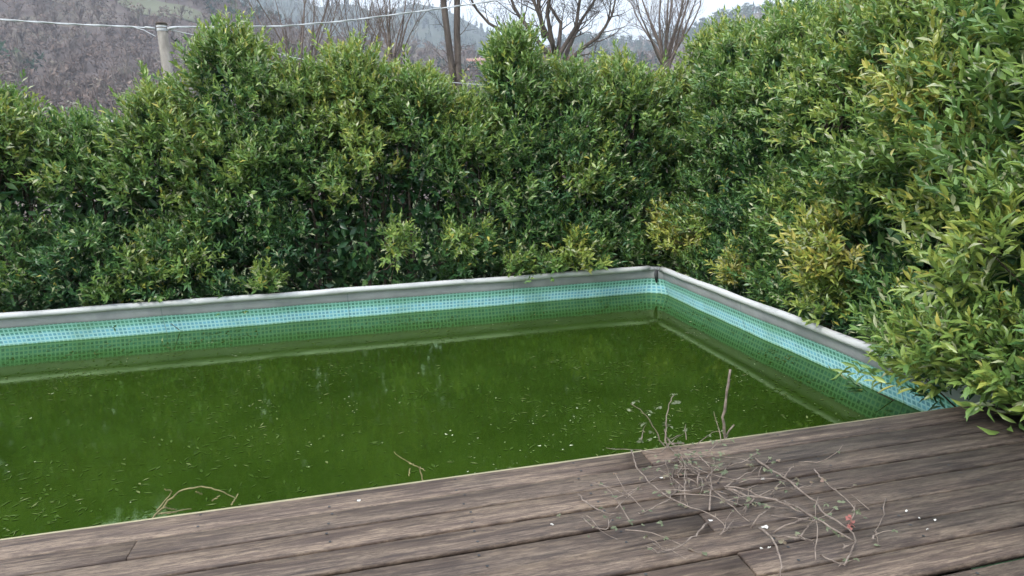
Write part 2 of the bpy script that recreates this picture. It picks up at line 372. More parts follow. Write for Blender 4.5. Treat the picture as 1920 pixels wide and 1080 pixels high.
# big many-limbed tree
BIG = [[[3.49,16.0,4.59],[3.39,16.0,5.55],[2.89,15.8,6.29],[2.5,15.6,7.03],[2.1,15.5,8.6]],[[3.08,16.0,5.44],[2.48,16.2,6.29],[2.0,16.5,7.02],[1.5,16.7,8.4]],[[3.2,16.0,4.75],[2.46,16.0,5.35],[1.67,16.3,6.28],[1.08,16.4,6.46],[0.52,16.5,7.08],[-.1,16.6,8.2]],[[3.29,16.0,5.54],[2.9,15.6,6.84],[2.95,15.2,7.57],[3.0,15,9.2]],[[2.88,16.0,6.1],[2.81,16.4,7.4],[2.7,16.8,9]],[[3.29,16.0,5.24],[4.03,15.7,6.4],[4.14,15.5,7.42],[4.3,15.3,8.8]],[[3.5,16.0,5.0],[4.35,16.2,6.68],[4.98,16.4,7.44],[5.5,16.5,8.4]],[[3.5,16.0,4.9],[4.3,15.8,5.7],[4.95,15.7,6.1],[5.45,15.6,6.9],[5.55,15.5,7.7]],[[3.4,16.0,5.43],[3.72,16.5,6.67],[3.42,17,7.41],[3.5,17.2,8.8]]]
root = empty("bare_tree", (3.5, 16, -2.2)); tag(root, "large leafless tree with many spreading limbs, widest of the bare trees", "tree", "bare trees behind the hedge")
G = Geo(); G.tube(resample([(3.55, 16, -2.3), (3.5, 16, 1), (3.49, 16, 4.7)], 8), np.linspace(.32, .2, 8), 10); G.build("trunk", M['bare_bark'], root, smooth=True)
for P in BIG:
    P = resample(P, 9); L = Geo(); L.tube(P, np.linspace(.095, .026, 9), 7); limb = L.build("limb", M['bare_bark'], root, smooth=True)
    K = Geo(); sprout(K, P, .06, 3, g, 11, 1.2, .8, .15, 4, .2); tag(K.build("twigs", M['bare_bark'], limb), kind="stuff")
# twin-stemmed tree
root = empty("bare_tree", (-.57, 16, -2.2)); tag(root, "slim leafless tree with two parallel dark stems", "tree", "bare trees behind the hedge")
for P in ([[-.6,16,-2.2],[-0.59,16.0,3.86],[-0.57,16.0,4.61],[-0.69,16.0,6.08],[-0.80,16.0,7.33],[-0.9,16.0,9.2]], [[-.4,16,-2.2],[-0.40,16.0,3.86],[-0.37,16.0,4.8],[-0.36,16.0,6.26],[-0.30,16.0,7.33],[-0.3,16.0,9.4]]):
    P = resample(P, 12); L = Geo(); L.tube(P, np.linspace(.16, .10, 12), 8); st = L.build("trunk", M['bare_bark'], root, smooth=True)
    K = Geo(); sprout(K, P, .05, 2, g, 12, 1.1, .9, .1, 4, .55); tag(K.build("twigs", M['bare_bark'], st), kind="stuff")
# pollarded trees: short trunk, then a fan of long upright shoots
def pollard(x, y, zt, tr, h, spread, n, label, seed, lean=0, fine=True):
    g = np.random.default_rng(seed); root = empty("pollarded_tree", (x, y, -2.5)); tag(root, label, "tree", "bare trees behind the hedge")
    G = Geo(); G.tube(resample([(x + .1, y, -2.6), (x, y, 1.5), (x, y, zt)], 7), np.linspace(tr * 1.3, tr, 7), 8); G.build("trunk", M['bare_bark'], root, smooth=True)
    K = Geo()
    for k in range(n):
        a = k * 2.4 + g.uniform(-.5, .5); s = spread * g.uniform(.25, 1); d = norm((math.cos(a) * s + lean, math.sin(a) * s * .7, 1.0))
        P, _ = curve((x, y, zt - .1 - g.uniform(0, 1.1)), d, h * g.uniform(.75, 1.05), g, 8, .085, .06)
        L_ = Geo(); L_.tube(P, np.linspace(tr * g.uniform(.22, .34), .010, 8), 5, cap=False); L_.build("limb", M['pollard'], root, smooth=True)
        sprout(K, P, tr * .16, 3 if fine else 2, g, 7 if fine else 11, h * .30, .55, .22, 4, .12)
    tag(K.build("twigs", M['pollard'], root), kind="stuff")
pollard(-2.50, 20, 6.0, .17, 3.8, .85, 9, "leafless pollard left of the twin-stemmed tree with a fan of thin shoots", 41)
pollard(-3.75, 25, 6.6, .16, 4.2, .9, 9, "paler pollard standing behind and left of the fan-shaped one", 42)
pollard(9.75, 20, 5.9, .26, 5.0, .95, 13, "leafless pollard near the pool corner with a wide fan of thin shoots", 43)
pollard(-6.6, 24, 6.0, .22, 5.4, 1.1, 12, "broad hazy leafless tree to the right of the utility pole", 44)
# rust coloured shrub between hedge gaps
root = empty("rusty_shrub", (4.4, 18, -2.2)); tag(root, "rust red twiggy shrub seen through the notch in the hedge", "shrub")
G = Geo(); K = Geo(); g = np.random.default_rng(45)
for k in range(26):
    P, _ = curve((4.4 + g.normal(0, .15), 18 + g.normal(0, .12), -2.3), (g.normal(0, .11), g.normal(0, .11), 1), g.uniform(7.3, 8.7), g, 7, .05, .05)
    G.tube(P, np.linspace(.03, .006, 7), 4, cap=False); sprout(K, P, .02, 2, g, 11, .6, .6, .15, 3, .5)
m_rust = noisy("rust_twig", [(.3, (.26, .09, .055)), (.7, (.42, .17, .11))], 6)
G.build("stem", m_rust, root); K.build("crown", m_rust, root)

# ------------------------------------------------------------------ utility pole and cables
root = empty("utility_pole", (-7.8, 7, -1.5)); tag(root, "weathered grey utility pole rising behind the hedge at the left", "utility pole")
m_pole = noisy("pole_concrete", [(.3, (.12, .11, .095)), (.7, (.27, .25, .22))], 9, 6, .9, (1, 1, .3), .3, .01)
G = Geo(); G.tube([(-7.82, 7, -1.6), (-7.8, 7, 1.5), (-7.79, 7, 4.75)], [.14, .12, .10], 12); G.build("post", m_pole, root, smooth=True)
G = Geo(); G.tube([(-7.79, 7, 4.75), (-7.79, 7, 4.79)], [.115, .105], 12); G.build("cap", M['bare_bark'], root)
m_galv = noisy("galvanised", [(.3, (.35, .36, .37)), (.7, (.55, .56, .57))], 20, 3, .4)
G = Geo(); G.tube([(-7.79, 7, 4.62), (-7.79, 7, 4.67)], .108, 12, cap=False); G.tube([(-7.79, 7, 4.69), (-7.79, 7, 4.72)], .108, 12, cap=False); G.build("band", m_galv, root)
for sx in (-1, 1):
    G = Geo(); G.tube([(-7.79 + sx * .12, 6.95, 4.66), (-7.79 + sx * .30, 6.93, 4.69)], [.03, .015], 6); G.build("clamp", m_galv, root)
G = Geo(); G.tube([(-7.62, 6.95, 4.50), (-7.55, 6.9, 4.42), (-7.50, 6.9, 4.47)], .02, 6); G.build("hook", M['dark'], root)
m_cable = noisy("cable_grey", [(.3, (.42, .44, .46)), (.7, (.55, .57, .60))], 8, 3, .6)
def cable(pts, label, rad=.018, strands=2):
    P = resample(pts, 90); G = Geo()
    for k in range(strands):
        ph = np.arange(90) * .55 + k * math.pi; off = np.stack([np.zeros(90), np.cos(ph), np.sin(ph)], 1) * (rad * .55 if strands > 1 else 0)
        G.tube(P + off, rad * (.75 if strands > 1 else 1), 5)
    tag(G.build("overhead_cable", m_cable, None, smooth=True), label, "cable", "overhead cables at the utility pole")
cable([(-16, 8, 5.6), (-13, 7.5, 5.12), (-10.66, 7.2, 4.84), (-9.56, 7.1, 4.76), (-8.32, 7, 4.70), (-7.93, 6.95, 4.67)], "twisted overhead cable running from the pole top out to the left", .014)
cable([(-7.64, 6.95, 4.70), (-6.81, 7, 4.715), (-5.43, 7, 4.75), (-4.21, 7, 4.86), (-2.59, 7, 5.08), (-.41, 7, 5.40), (2, 7, 5.85)], "twisted overhead cable rising from the pole top across the bare trees", .014)
cable([(-7.66, 6.95, 4.65), (-7.09, 7, 4.53), (-5.38, 7, 4.14), (-4.51, 7, 3.96), (-1.84, 7, 3.58), (1.5, 7, 3.3)], "thin service cable sloping down from the pole behind the hedge", .009, 1)
cable([(-8.35, 6.98, 4.71), (-8.1, 6.9, 4.62), (-7.9, 6.88, 4.50)], "short slack cable loop at the left of the pole", .008, 1)

# ------------------------------------------------------------------ pool
ZR = .375                                  # rail centre; the water lies at z = 0
RX0, RX1, RY0, RY1 = -9.75, -.11, -5.36, -.09   # centre line of the rails
def ring(off, rc=.16, seg=8):
    """rounded rectangle of the liner, pushed outwards by off, with arc length"""
    P = []; N = []
    for cx, cy, a0 in ((RX1 - rc, RY1 - rc, 0), (RX0 + rc, RY1 - rc, 90), (RX0 + rc, RY0 + rc, 180), (RX1 - rc, RY0 + rc, 270)):
        for k in range(seg + 1):
            a = R(a0 + 90 * k / seg); n = np.array([math.cos(a), math.sin(a), 0]); P.append(np.array([cx, cy, 0]) + n * rc); N.append(n)
    # subdivide the straight runs so that the liner can bulge a little between its legs
    P2, N2, i = [], [], 0
    n = len(P)
    for i in range(n):
        P2.append(P[i]); N2.append(N[i]); q = P[(i + 1) % n]; d = np.linalg.norm(q - P[i])
        if d > .6:
            m = int(d / .12)
            for k in range(1, m): P2.append(P[i] + (q - P[i]) * k / m); N2.append(N[i])
    P2 = np.array(P2); N2 = np.array(N2); s = np.r_[0, np.cumsum(np.linalg.norm(np.diff(P2, axis=0), axis=1))]
    return P2, N2, s
P0, N0, S0 = ring(0)
prof = [(.006, .372), (.012, .335), (.012, .30), (.018, .25), (.026, .225), (.028, .222), (.045, .16), (.068, .09), (.090, .02), (.100, -.04), (.125, -.2), (.14, -.5), (.12, -.95), (.0, -1.0)]
V = []; UV = []
for o, z in prof:
    wv = .004 * np.sin(S0 * 4.3) + .003 * np.sin(S0 * 9.1 + 1) + .006 * np.sin(S0 * 1.7 + .5)
    V.append(P0 + N0 * (o + wv * min(1, (.372 - z) * 6))[:, None] + np.array([0, 0, 1]) * (z + (.002 * np.sin(S0 * 7) if .2 < z < .3 else 0 * S0))[:, None])
npf, nr_ = len(prof), len(P0)
V = np.stack(V, 1)                          # ring x profile
Q = grid_faces(nr_, npf, True)
me = mesh_np("liner", V.reshape(-1, 3), Q, smooth=True)
uv = me.uv_layers.new(name="UVMap")
vi = np.empty(len(me.loops), np.int32); me.loops.foreach_get("vertex_index", vi)
U = np.repeat(S0, npf); W = np.tile([z for _, z in prof], nr_)
uvs = np.stack([U[vi], W[vi]], 1); f4 = uvs.reshape(-1, 4, 2)
wrapf = (f4[:, :, 0].max(1) - f4[:, :, 0].min(1)) > 3; f4[wrapf, :, 0] = np.where(f4[wrapf, :, 0] < 1, f4[wrapf, :, 0] + S0[-1] + .12, f4[wrapf, :, 0])
uv.data.foreach_set("uv", f4.reshape(-1).astype(np.float32))
m, n, l, b = new_mat("mosaic_print_liner")
tc = n.new("ShaderNodeUVMap"); sp = n.new("ShaderNodeSeparateXYZ"); l.new(tc.outputs['UV'], sp.inputs['Vector'])
def math_(op, a, bb=None, c=None):
    k = n.new("ShaderNodeMath"); k.operation = op
    for i, v in enumerate((a, bb, c)):
        if v is None: continue
        if isinstance(v, (int, float)): k.inputs[i].default_value = v
        else: l.new(v, k.inputs[i])
    return k.outputs[0]
TILE = .046
gx = math_('FRACT', math_('DIVIDE', sp.outputs['X'], TILE)); gy = math_('FRACT', math_('DIVIDE', math_('ADD', sp.outputs['Y'], 2.0), TILE))
edge = math_('MINIMUM', math_('MINIMUM', gx, math_('SUBTRACT', 1.0, gx)), math_('MINIMUM', gy, math_('SUBTRACT', 1.0, gy)))
grout = math_('LESS_THAN', edge, .17)
fx = math_('FLOOR', math_('DIVIDE', sp.outputs['X'], TILE)); fy = math_('FLOOR', math_('DIVIDE', math_('ADD', sp.outputs['Y'], 2.0), TILE))
cmb = n.new("ShaderNodeCombineXYZ"); l.new(fx, cmb.inputs['X']); l.new(fy, cmb.inputs['Y'])
wn_ = n.new("ShaderNodeTexWhiteNoise"); l.new(cmb.outputs['Vector'], wn_.inputs['Vector'])
# printed tile colours: green-teal course above, light blue courses under it
hgt = n.new("ShaderNodeMapRange"); hgt.inputs['From Min'].default_value = -.5; hgt.inputs['From Max'].default_value = .25; l.new(sp.outputs['Y'], hgt.inputs['Value'])
tl = ramp(n, [(0, (.10, .28, .15)), (.62, (.15, .38, .44)), (.80, (.17, .45, .62)), (.83, (.14, .40, .50)), (.87, (.080, .27, .21)), (1, (.075, .25, .21))]); l.new(hgt.outputs['Result'], tl.inputs['Fac'])
gl = ramp(n, [(0, (.16, .40, .24)), (.62, (.40, .66, .68)), (.80, (.48, .76, .84)), (.84, (.42, .72, .74)), (.88, (.32, .61, .55)), (1, (.30, .57, .54))]); l.new(hgt.outputs['Result'], gl.inputs['Fac'])
hs = n.new("ShaderNodeHueSaturation"); l.new(tl.outputs['Color'], hs.inputs['Color']); l.new(math_('MULTIPLY_ADD', wn_.outputs['Value'], .45, .78), hs.inputs['Value'])
mx = n.new("ShaderNodeMixRGB"); l.new(grout, mx.inputs['Fac']); l.new(hs.outputs['Color'], mx.inputs['Color1']); l.new(gl.outputs['Color'], mx.inputs['Color2'])
gm = n.new("ShaderNodeNewGeometry"); nz = noise(n, l, gm.outputs['Position'], 2.2, 6, .6)
gv = ramp(n, [(.3, (.20, .207, .225)), (.5, (.28, .287, .305)), (.7, (.23, .237, .25))]); l.new(nz.outputs['Fac'], gv.inputs['Fac'])
band = math_('GREATER_THAN', sp.outputs['Y'], .2235)
mx2 = n.new("ShaderNodeMixRGB"); l.new(band, mx2.inputs['Fac']); l.new(mx.outputs['Color'], mx2.inputs['Color1']); l.new(gv.outputs['Color'], mx2.inputs['Color2'])
# algae film: green growth that follows its own blotches and the water mark
al = noise(n, l, gm.outputs['Position'], 1.3, 7, .65); alm = n.new("ShaderNodeMapRange"); alm.inputs['From Min'].default_value = .5; alm.inputs['From Max'].default_value = .75; alm.inputs['To Max'].default_value = .45
l.new(al.outputs['Fac'], alm.inputs['Value'])
mx3 = n.new("ShaderNodeMixRGB"); l.new(math_('MULTIPLY', alm.outputs['Result'], math_('SUBTRACT', 1.0, band)), mx3.inputs['Fac']); l.new(mx2.outputs['Color'], mx3.inputs['Color1']); mx3.inputs['Color2'].default_value = (.10, .24, .09, 1)
seam = math_('LESS_THAN', math_('FRACT', math_('DIVIDE', sp.outputs['X'], 2.13)), .0055)
mx4 = n.new("ShaderNodeMixRGB"); l.new(math_('MULTIPLY', seam, .45), mx4.inputs['Fac']); l.new(mx3.outputs['Color'], mx4.inputs['Color1']); mx4.inputs['Color2'].default_value = (.05, .10, .12, 1)
sc1 = noise(n, l, gm.outputs['Position'], 7, 7, .7); lvl = math_('MULTIPLY_ADD', sc1.outputs['Fac'], .07, -.022); scum = math_('LESS_THAN', sp.outputs['Y'], lvl)
mx5 = n.new("ShaderNodeMixRGB"); l.new(math_('MULTIPLY', scum, .4), mx5.inputs['Fac']); l.new(mx4.outputs['Color'], mx5.inputs['Color1']); mx5.inputs['Color2'].default_value = (.26, .40, .14, 1)
l.new(mx5.outputs['Color'], b.inputs['Base Color']); b.inputs['Roughness'].default_value = .45
M['liner'] = m
pool = empty("swimming_pool", (-4.9, -2.7, -1.0))
tag(pool, "rectangular frame pool with blue mosaic liner and pale grey rim", "swimming pool")
obj("liner", me, m, pool)
def rail(a, b_, seed):
    g = np.random.default_rng(seed); a = np.array(a); b_ = np.array(b_); k = int(np.linalg.norm(b_ - a) / .16) + 2
    t = np.linspace(0, 1, k)[:, None]; P = a + (b_ - a) * t; s = np.linspace(0, np.linalg.norm(b_ - a), k)
    sag = -.006 * np.abs(np.sin(s * math.pi / 1.35)) + .003 * np.sin(s * 2.1 + seed); P[:, 2] += sag
    side = norm(np.cross(b_ - a, [0, 0, 1])); P += side * (.005 * np.sin(s * 1.9 + seed))[:, None]
    rr = .037 + .0018 * np.sin(s * 5.3) + .0012 * g.normal(0, 1, k)
    G = Geo(); G.tube(P, rr, 14); o = G.build("top_rail", M['white_steel'], pool, smooth=True)
    return o
e = .13
rail((RX0 + e, RY1, ZR), (RX1 - e, RY1, ZR), 1); rail((RX1, RY1 - e, ZR), (RX1, RY0 + e, ZR), 2)
rail((RX0, RY1 - e, ZR), (RX0, RY0 + e, ZR), 3); rail((RX0 + e, RY0, ZR), (RX1 - e, RY0, ZR), 4)
for cx, cy, sx, sy in ((RX1, RY1, -1, -1), (RX0, RY1, 1, -1), (RX0, RY0, 1, 1), (RX1, RY0, -1, 1)):
    G = Geo(); G.tube([(cx + sx * .16, cy, ZR - .005), (cx + sx * .05, cy + sy * .01, ZR - .01), (cx + sx * .01, cy + sy * .05, ZR - .01), (cx, cy + sy * .16, ZR - .005)], .030, 10); c = G.build("corner_joint", M['grey_vinyl'], pool, smooth=True)
    G = Geo(); G.tube([(cx + sx * .045, cy + sy * .045, ZR - .02), (cx + sx * .040, cy + sy * .036, .28), (cx + sx * .030, cy + sy * .028, .17)], [.022, .030, .012], 8); G.build("corner_flap", M['dark'], c, smooth=True)

# ------------------------------------------------------------------ water
Vw = np.concatenate([[[-4.9, -2.7, 0]], P0 + N0 * .105]); Vw[:, 2] = 0
k = len(P0); Tw = np.stack([np.zeros(k, int), 1 + np.arange(k), 1 + (np.arange(k) + 1) % k], 1)
m, n, l, b = new_mat("murky_green_water")
gm = n.new("ShaderNodeNewGeometry"); t1 = noise(n, l, gm.outputs['Position'], .7, 9, .66)
r = ramp(n, [(.3, (.0125, .0265, .0026)), (.5, (.0175, .0355, .0038)), (.7, (.0230, .0435, .0050))]); l.new(t1.outputs['Fac'], r.inputs['Fac']); l.new(r.outputs['Color'], b.inputs['Base Color'])
b.inputs['Roughness'].default_value = 1.0; b.inputs['Specular IOR Level'].default_value = 0.0
# mirror of the surface under a thin green algae film; finer ripples out in the open, calm in the shelter of the deck
gs = n.new("ShaderNodeBsdfGlossy"); gs.inputs['Color'].default_value = (.74, 1.0, .56, 1); fr = n.new("ShaderNodeFresnel"); fr.inputs['IOR'].default_value = 1.5
sy_ = n.new("ShaderNodeSeparateXYZ"); l.new(gm.outputs['Position'], sy_.inputs['Vector']); cal = n.new("ShaderNodeMapRange"); cal.inputs['From Min'].default_value = -4.2; cal.inputs['From Max'].default_value = -2.2; cal.inputs['To Min'].default_value = .012; cal.inputs['To Max'].default_value = .05
l.new(sy_.outputs['Y'], cal.inputs['Value']); l.new(cal.outputs['Result'], gs.inputs['Roughness'])
mxw = n.new("ShaderNodeMixShader"); l.new(fr.outputs['Fac'], mxw.inputs['Fac']); l.new(b.outputs['BSDF'], mxw.inputs[1]); l.new(gs.outputs['BSDF'], mxw.inputs[2]); l.new(mxw.outputs['Shader'], n["Material Output"].inputs['Surface'])
t2 = noise(n, l, gm.outputs['Position'], 13, 4, .55); bump(n, l, t2.outputs['Fac'], gs, .05, .01)
tag(obj("water", mesh_np("water", Vw, None, Tw), m), kind="structure")

def leaf_mesh_batch(P, D, N, L, W, tone, rich=False, curl=.12):
    """numpy arrays of leaves -> V, Q, T, per-face tones (quads first)"""
    n_ = len(P); D = D / (np.linalg.norm(D, axis=1)[:, None] + 1e-9)
    S = np.cross(D, N); S /= np.linalg.norm(S, axis=1)[:, None] + 1e-9; N = np.cross(S, D)
    L = L[:, None]; W = W[:, None]
    if curl == .12: curl = rng.normal(.10, .13, (n_, 1))
    def pt(x, y, z): return P + S * (x * W) + D * (y * L) + N * (z * L)
    if not rich:
        V = np.stack([pt(0, 0, 0), pt(-.5, .45, .05), pt(0, .5, -.03), pt(.5, .45, .05), pt(0, 1, -curl)], 1)
        T = np.array([(0, 2, 1), (0, 3, 2), (1, 2, 4), (2, 3, 4)]); F = (T[None] + (np.arange(n_) * 5)[:, None, None]).reshape(-1, 3)
        return V.reshape(-1, 3), None, F, np.repeat(tone, 4)
    V = np.stack([pt(0, 0, 0), pt(-.40, .28, .06), pt(0, .28, .0), pt(.40, .28, .06), pt(-.44, .62, .05), pt(0, .62, -.03), pt(.44, .62, .05), pt(0, 1, -curl)], 1)
    o = (np.arange(n_) * 8)[:, None, None]
    Q = (np.array([(1, 2, 5, 4), (2, 3, 6, 5)])[None] + o).reshape(-1, 4); T = (np.array([(0, 2, 1), (0, 3, 2), (4, 5, 7), (5, 6, 7)])[None] + o).reshape(-1, 3)
    return V.reshape(-1, 3), Q, T, np.concatenate([np.repeat(tone, 2), np.repeat(tone, 4)])

# leaf flecks painting the hedge's reflection on the water; real petals and scum
g = np.random.default_rng(61)
def clustered(n_, k, sig):
    c = np.stack([g.uniform(-8.2, -.2, k), g.uniform(-5.2, -.1, k)], 1); w = g.integers(0, k, n_); p = c[w] + g.normal(0, 1, (n_, 2)) * sig[w][:, None]
    return p[(p[:, 0] > -9.6) & (p[:, 0] < -.12) & (p[:, 1] > -5.3) & (p[:, 1] < -.12)]
p = clustered(3600, 75, g.uniform(.12, .55, 75)); k = len(p); a = g.uniform(0, 6.283, k)
P = np.stack([p[:, 0], p[:, 1], np.full(k, .0025)], 1); D = np.stack([np.cos(a), np.sin(a), np.zeros(k)], 1); N = np.tile([0., 0, 1], (k, 1)) + g.normal(0, .03, (k, 3))
V, Q, T, at = leaf_mesh_batch(P, D, N, g.uniform(.02, .075, k), g.uniform(.006, .02, k), g.uniform(0, 1, k), False, .0)
V[:, 2] = np.clip(V[:, 2], .0022, .004)
m_fleck = leaf_mat("hedge_reflection_fleck", [(0, (.027, .052, .008)), (.6, (.038, .067, .014)), (.9, (.062, .092, .028)), (1, (.12, .14, .06))], .9, .0, .0)
tag(obj("reflection_flecks", mesh_np("reflection_flecks", V, Q, T, {"tone": at}), m_fleck), "green leaf flecks in loose patches imitating the hedge reflection on the pool", "painted reflection", kind="stuff")
p = clustered(520, 46, g.uniform(.03, .5, 46)); k = len(p); G = Geo()
for x, y in p:
    q = g.uniform(.003, .009) * (1.9 if g.random() < .12 else 1); a = g.uniform(0, 6.28, 5); a.sort(); rr = q * g.uniform(.6, 1.2, 5)
    G.add(np.stack([x + np.cos(a) * rr, y + np.sin(a) * rr, np.full(5, .0055)], 1), None, [(0, 1, 2), (0, 2, 3), (0, 3, 4)], g.uniform(0, 1))
m_bit = leaf_mat("pale_floating_bits", [(0, (.13, .18, .08)), (.6, (.28, .32, .20)), (1, (.55, .56, .48))], .6, 0, .3)
tag(G.build("floating_debris", m_bit, None, "tone"), "pale petals and scum specks floating on the green water", "debris", kind="stuff")

# ------------------------------------------------------------------ deck
ZD = .46
m, n, l, b = new_mat("weathered_deck_wood")
gm = n.new("ShaderNodeNewGeometry"); oi = n.new("ShaderNodeObjectInfo")
off = n.new("ShaderNodeVectorMath"); off.operation = 'SCALE'; cx = n.new("ShaderNodeCombineXYZ"); l.new(oi.outputs['Random'], cx.inputs['X']); l.new(oi.outputs['Random'], cx.inputs['Z'])
l.new(cx.outputs['Vector'], off.inputs[0]); off.inputs['Scale'].default_value = 37
add = n.new("ShaderNodeVectorMath"); l.new(gm.outputs['Position'], add.inputs[0]); l.new(off.outputs['Vector'], add.inputs[1])
grain = noise(n, l, add.outputs['Vector'], 9, 9, .78, (.45, 7, 2)); fine = noise(n, l, add.outputs['Vector'], 30, 6, .8, (.5, 4, 2)); worn = noise(n, l, add.outputs['Vector'], 2.4, 9, .78, (.9, 14, 1)); damp_shade = noise(n, l, gm.outputs['Position'], 1.1, 8, .68, (.7, 1.6, 1))
r1 = ramp(n, [(.30, (.016, .0100, .0078)), (.43, (.040, .0260, .0200)), (.55, (.067, .0445, .0345)), (.68, (.106, .0755, .058))]); l.new(grain.outputs['Fac'], r1.inputs['Fac'])
r2 = ramp(n, [(.44, (0, 0, 0)), (.54, (.6, .6, .6)), (.66, (1, 1, 1))]); l.new(worn.outputs['Fac'], r2.inputs['Fac'])
rf = ramp(n, [(.40, (.1, .1, .1)), (.56, (1, 1, 1))]); l.new(fine.outputs['Fac'], rf.inputs['Fac'])
mlt = n.new("ShaderNodeMixRGB"); mlt.blend_type = 'MULTIPLY'; mlt.inputs['Fac'].default_value = 1; l.new(r2.outputs['Color'], mlt.inputs['Color1']); l.new(rf.outputs['Color'], mlt.inputs['Color2'])
mA = n.new("ShaderNodeMixRGB"); l.new(mlt.outputs['Color'], mA.inputs['Fac']); l.new(r1.outputs['Color'], mA.inputs['Color1']); mA.inputs['Color2'].default_value = (.225, .166, .118, 1)
# greyed, darkened boards towards the right end
# moisture and algae blotches plus painted bush shade, stronger at the overgrown end
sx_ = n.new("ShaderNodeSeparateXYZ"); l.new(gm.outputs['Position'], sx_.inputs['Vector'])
wet_shade = n.new("ShaderNodeMapRange"); wet_shade.inputs['From Min'].default_value = -3.3; wet_shade.inputs['From Max'].default_value = -.9; wet_shade.inputs['To Min'].default_value = -.10; wet_shade.inputs['To Max'].default_value = .24; l.new(sx_.outputs['X'], wet_shade.inputs['Value'])
wa = n.new("ShaderNodeMath"); l.new(damp_shade.outputs['Fac'], wa.inputs[0]); l.new(wet_shade.outputs['Result'], wa.inputs[1])
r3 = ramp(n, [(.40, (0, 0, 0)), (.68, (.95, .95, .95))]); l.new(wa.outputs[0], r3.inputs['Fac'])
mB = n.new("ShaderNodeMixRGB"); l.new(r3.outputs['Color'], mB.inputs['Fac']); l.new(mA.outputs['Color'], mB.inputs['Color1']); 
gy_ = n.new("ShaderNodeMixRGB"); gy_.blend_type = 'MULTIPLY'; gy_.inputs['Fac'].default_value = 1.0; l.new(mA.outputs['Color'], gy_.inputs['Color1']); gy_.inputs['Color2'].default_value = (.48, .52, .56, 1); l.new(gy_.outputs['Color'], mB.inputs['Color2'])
hs = n.new("ShaderNodeHueSaturation"); l.new(mB.outputs['Color'], hs.inputs['Color'])
mr = n.new("ShaderNodeMapRange"); l.new(oi.outputs['Random'], mr.inputs['Value']); mr.inputs['To Min'].default_value = .78; mr.inputs['To Max'].default_value = 1.2; l.new(mr.outputs['Result'], hs.inputs['Value'])
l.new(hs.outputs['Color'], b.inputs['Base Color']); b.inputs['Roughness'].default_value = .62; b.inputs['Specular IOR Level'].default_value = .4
bump(n, l, grain.outputs['Fac'], b, .6, .004)
M['deck'] = m
deck = empty("deck", (-4, -7.5, -.9)); tag(deck, kind="structure")
def plank(x0, x1, y0, y1, dz, tilt, seed):
    g = np.random.default_rng(seed); G = Geo(); c = .006; T_ = .028; k = max(3, int((x1 - x0) / .4))
    xs = np.linspace(x0, x1, k); V = []
    for x in xs:
        wy = g.normal(0, .0008); wz = g.normal(0, .0008)
        for y, z in ((y0, -T_), (y1, -T_), (y1, -c), (y1 - c, 0), (y0 + c, 0), (y0, -c)):
            V.append((x, y + wy, ZD + dz + z + wz + tilt * ((y - (y0 + y1) / 2))))
    i = np.arange(6); Q = np.concatenate([np.stack([q * 6 + i, (q + 1) * 6 + i, (q + 1) * 6 + (i + 1) % 6, q * 6 + (i + 1) % 6], 1) for q in range(k - 1)])
    e = (k - 1) * 6; G.add(V, list(Q) + [(0, 1, 2, 5), (2, 3, 4, 5), (e + 5, e + 2, e + 1, e), (e + 5, e + 4, e + 3, e + 2)])
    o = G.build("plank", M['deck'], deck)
    S = Geo()
    for x in np.arange(-8.85, 1.5, .58):
        if x0 + .03 < x < x1 - .03 and y1 > -7.2 and g.random() < .6:
            for y in (y0 + .03, y1 - .03):
                a = np.arange(6) * math.pi / 3; xx = x + g.normal(0, .012); yy = y + g.normal(0, .004)
                zz = ZD + dz + .0022 + abs(tilt) * .07
                S.add(np.stack([xx + np.cos(a) * .0065, yy + np.sin(a) * .0065, np.full(6, zz)], 1), [(0, 1, 2, 5), (2, 3, 4, 5)])
    if S.n: tag(S.build("screws", M['dark'], o), kind="stuff")
    return o
y = -5.245; row = 0; g = np.random.default_rng(71)
joints = {0: [-7.3, -2.67], 1: [-5.0, -.35], 2: [-7.3, .2], 3: [-5.9], 4: [-7.3, -2.67], 5: [-5.0], 6: [-7.3, -2.665], 7: [-4.4, -.9], 8: [-2.675]}
while y > -9.6:
    w = .154 if row == 0 else .134; js = [-9.0] + joints.get(row, [-6.5 + (row % 3) * 1.2, -2.7 + (row % 2) * 1.5]) + [1.3]
    for i in range(len(js) - 1):
        dz = g.uniform(-.0025, .0025); 
        if row == 0 and i == 1: dz = -.004
        if row in (4, 6) and i == 1: dz = -.009
        if row == 8 and i == 1: dz = -.010
        plank(js[i] + .003, js[i+1] - .003, y - w, y, dz, g.uniform(-.02, .02), 100 + row * 10 + i)
    y -= w + (.008, .011, .013, .015)[row % 4]; row += 1
m_joist = noisy("joist_wood", [(.3, (.03, .024, .02)), (.7, (.06, .05, .04))], 6)
for x in np.arange(-8.85, 1.3, .58):
    G = Geo(); G.box((x - .03, -9.55, ZD - .16), (x + .03, -5.42, ZD - .034)); G.build("joist", m_joist, deck)
m_trim = noisy("edge_trim_wood", [(.3, (.16, .15, .09)), (.55, (.30, .27, .17)), (.75, (.20, .17, .12))], 4, 6, .8, (.4, 1, 1))
G = Geo(); G.box((-9.0, -5.2435, ZD - .10), (1.3, -5.229, ZD - .008)); G.build("edge_trim", m_trim, deck)

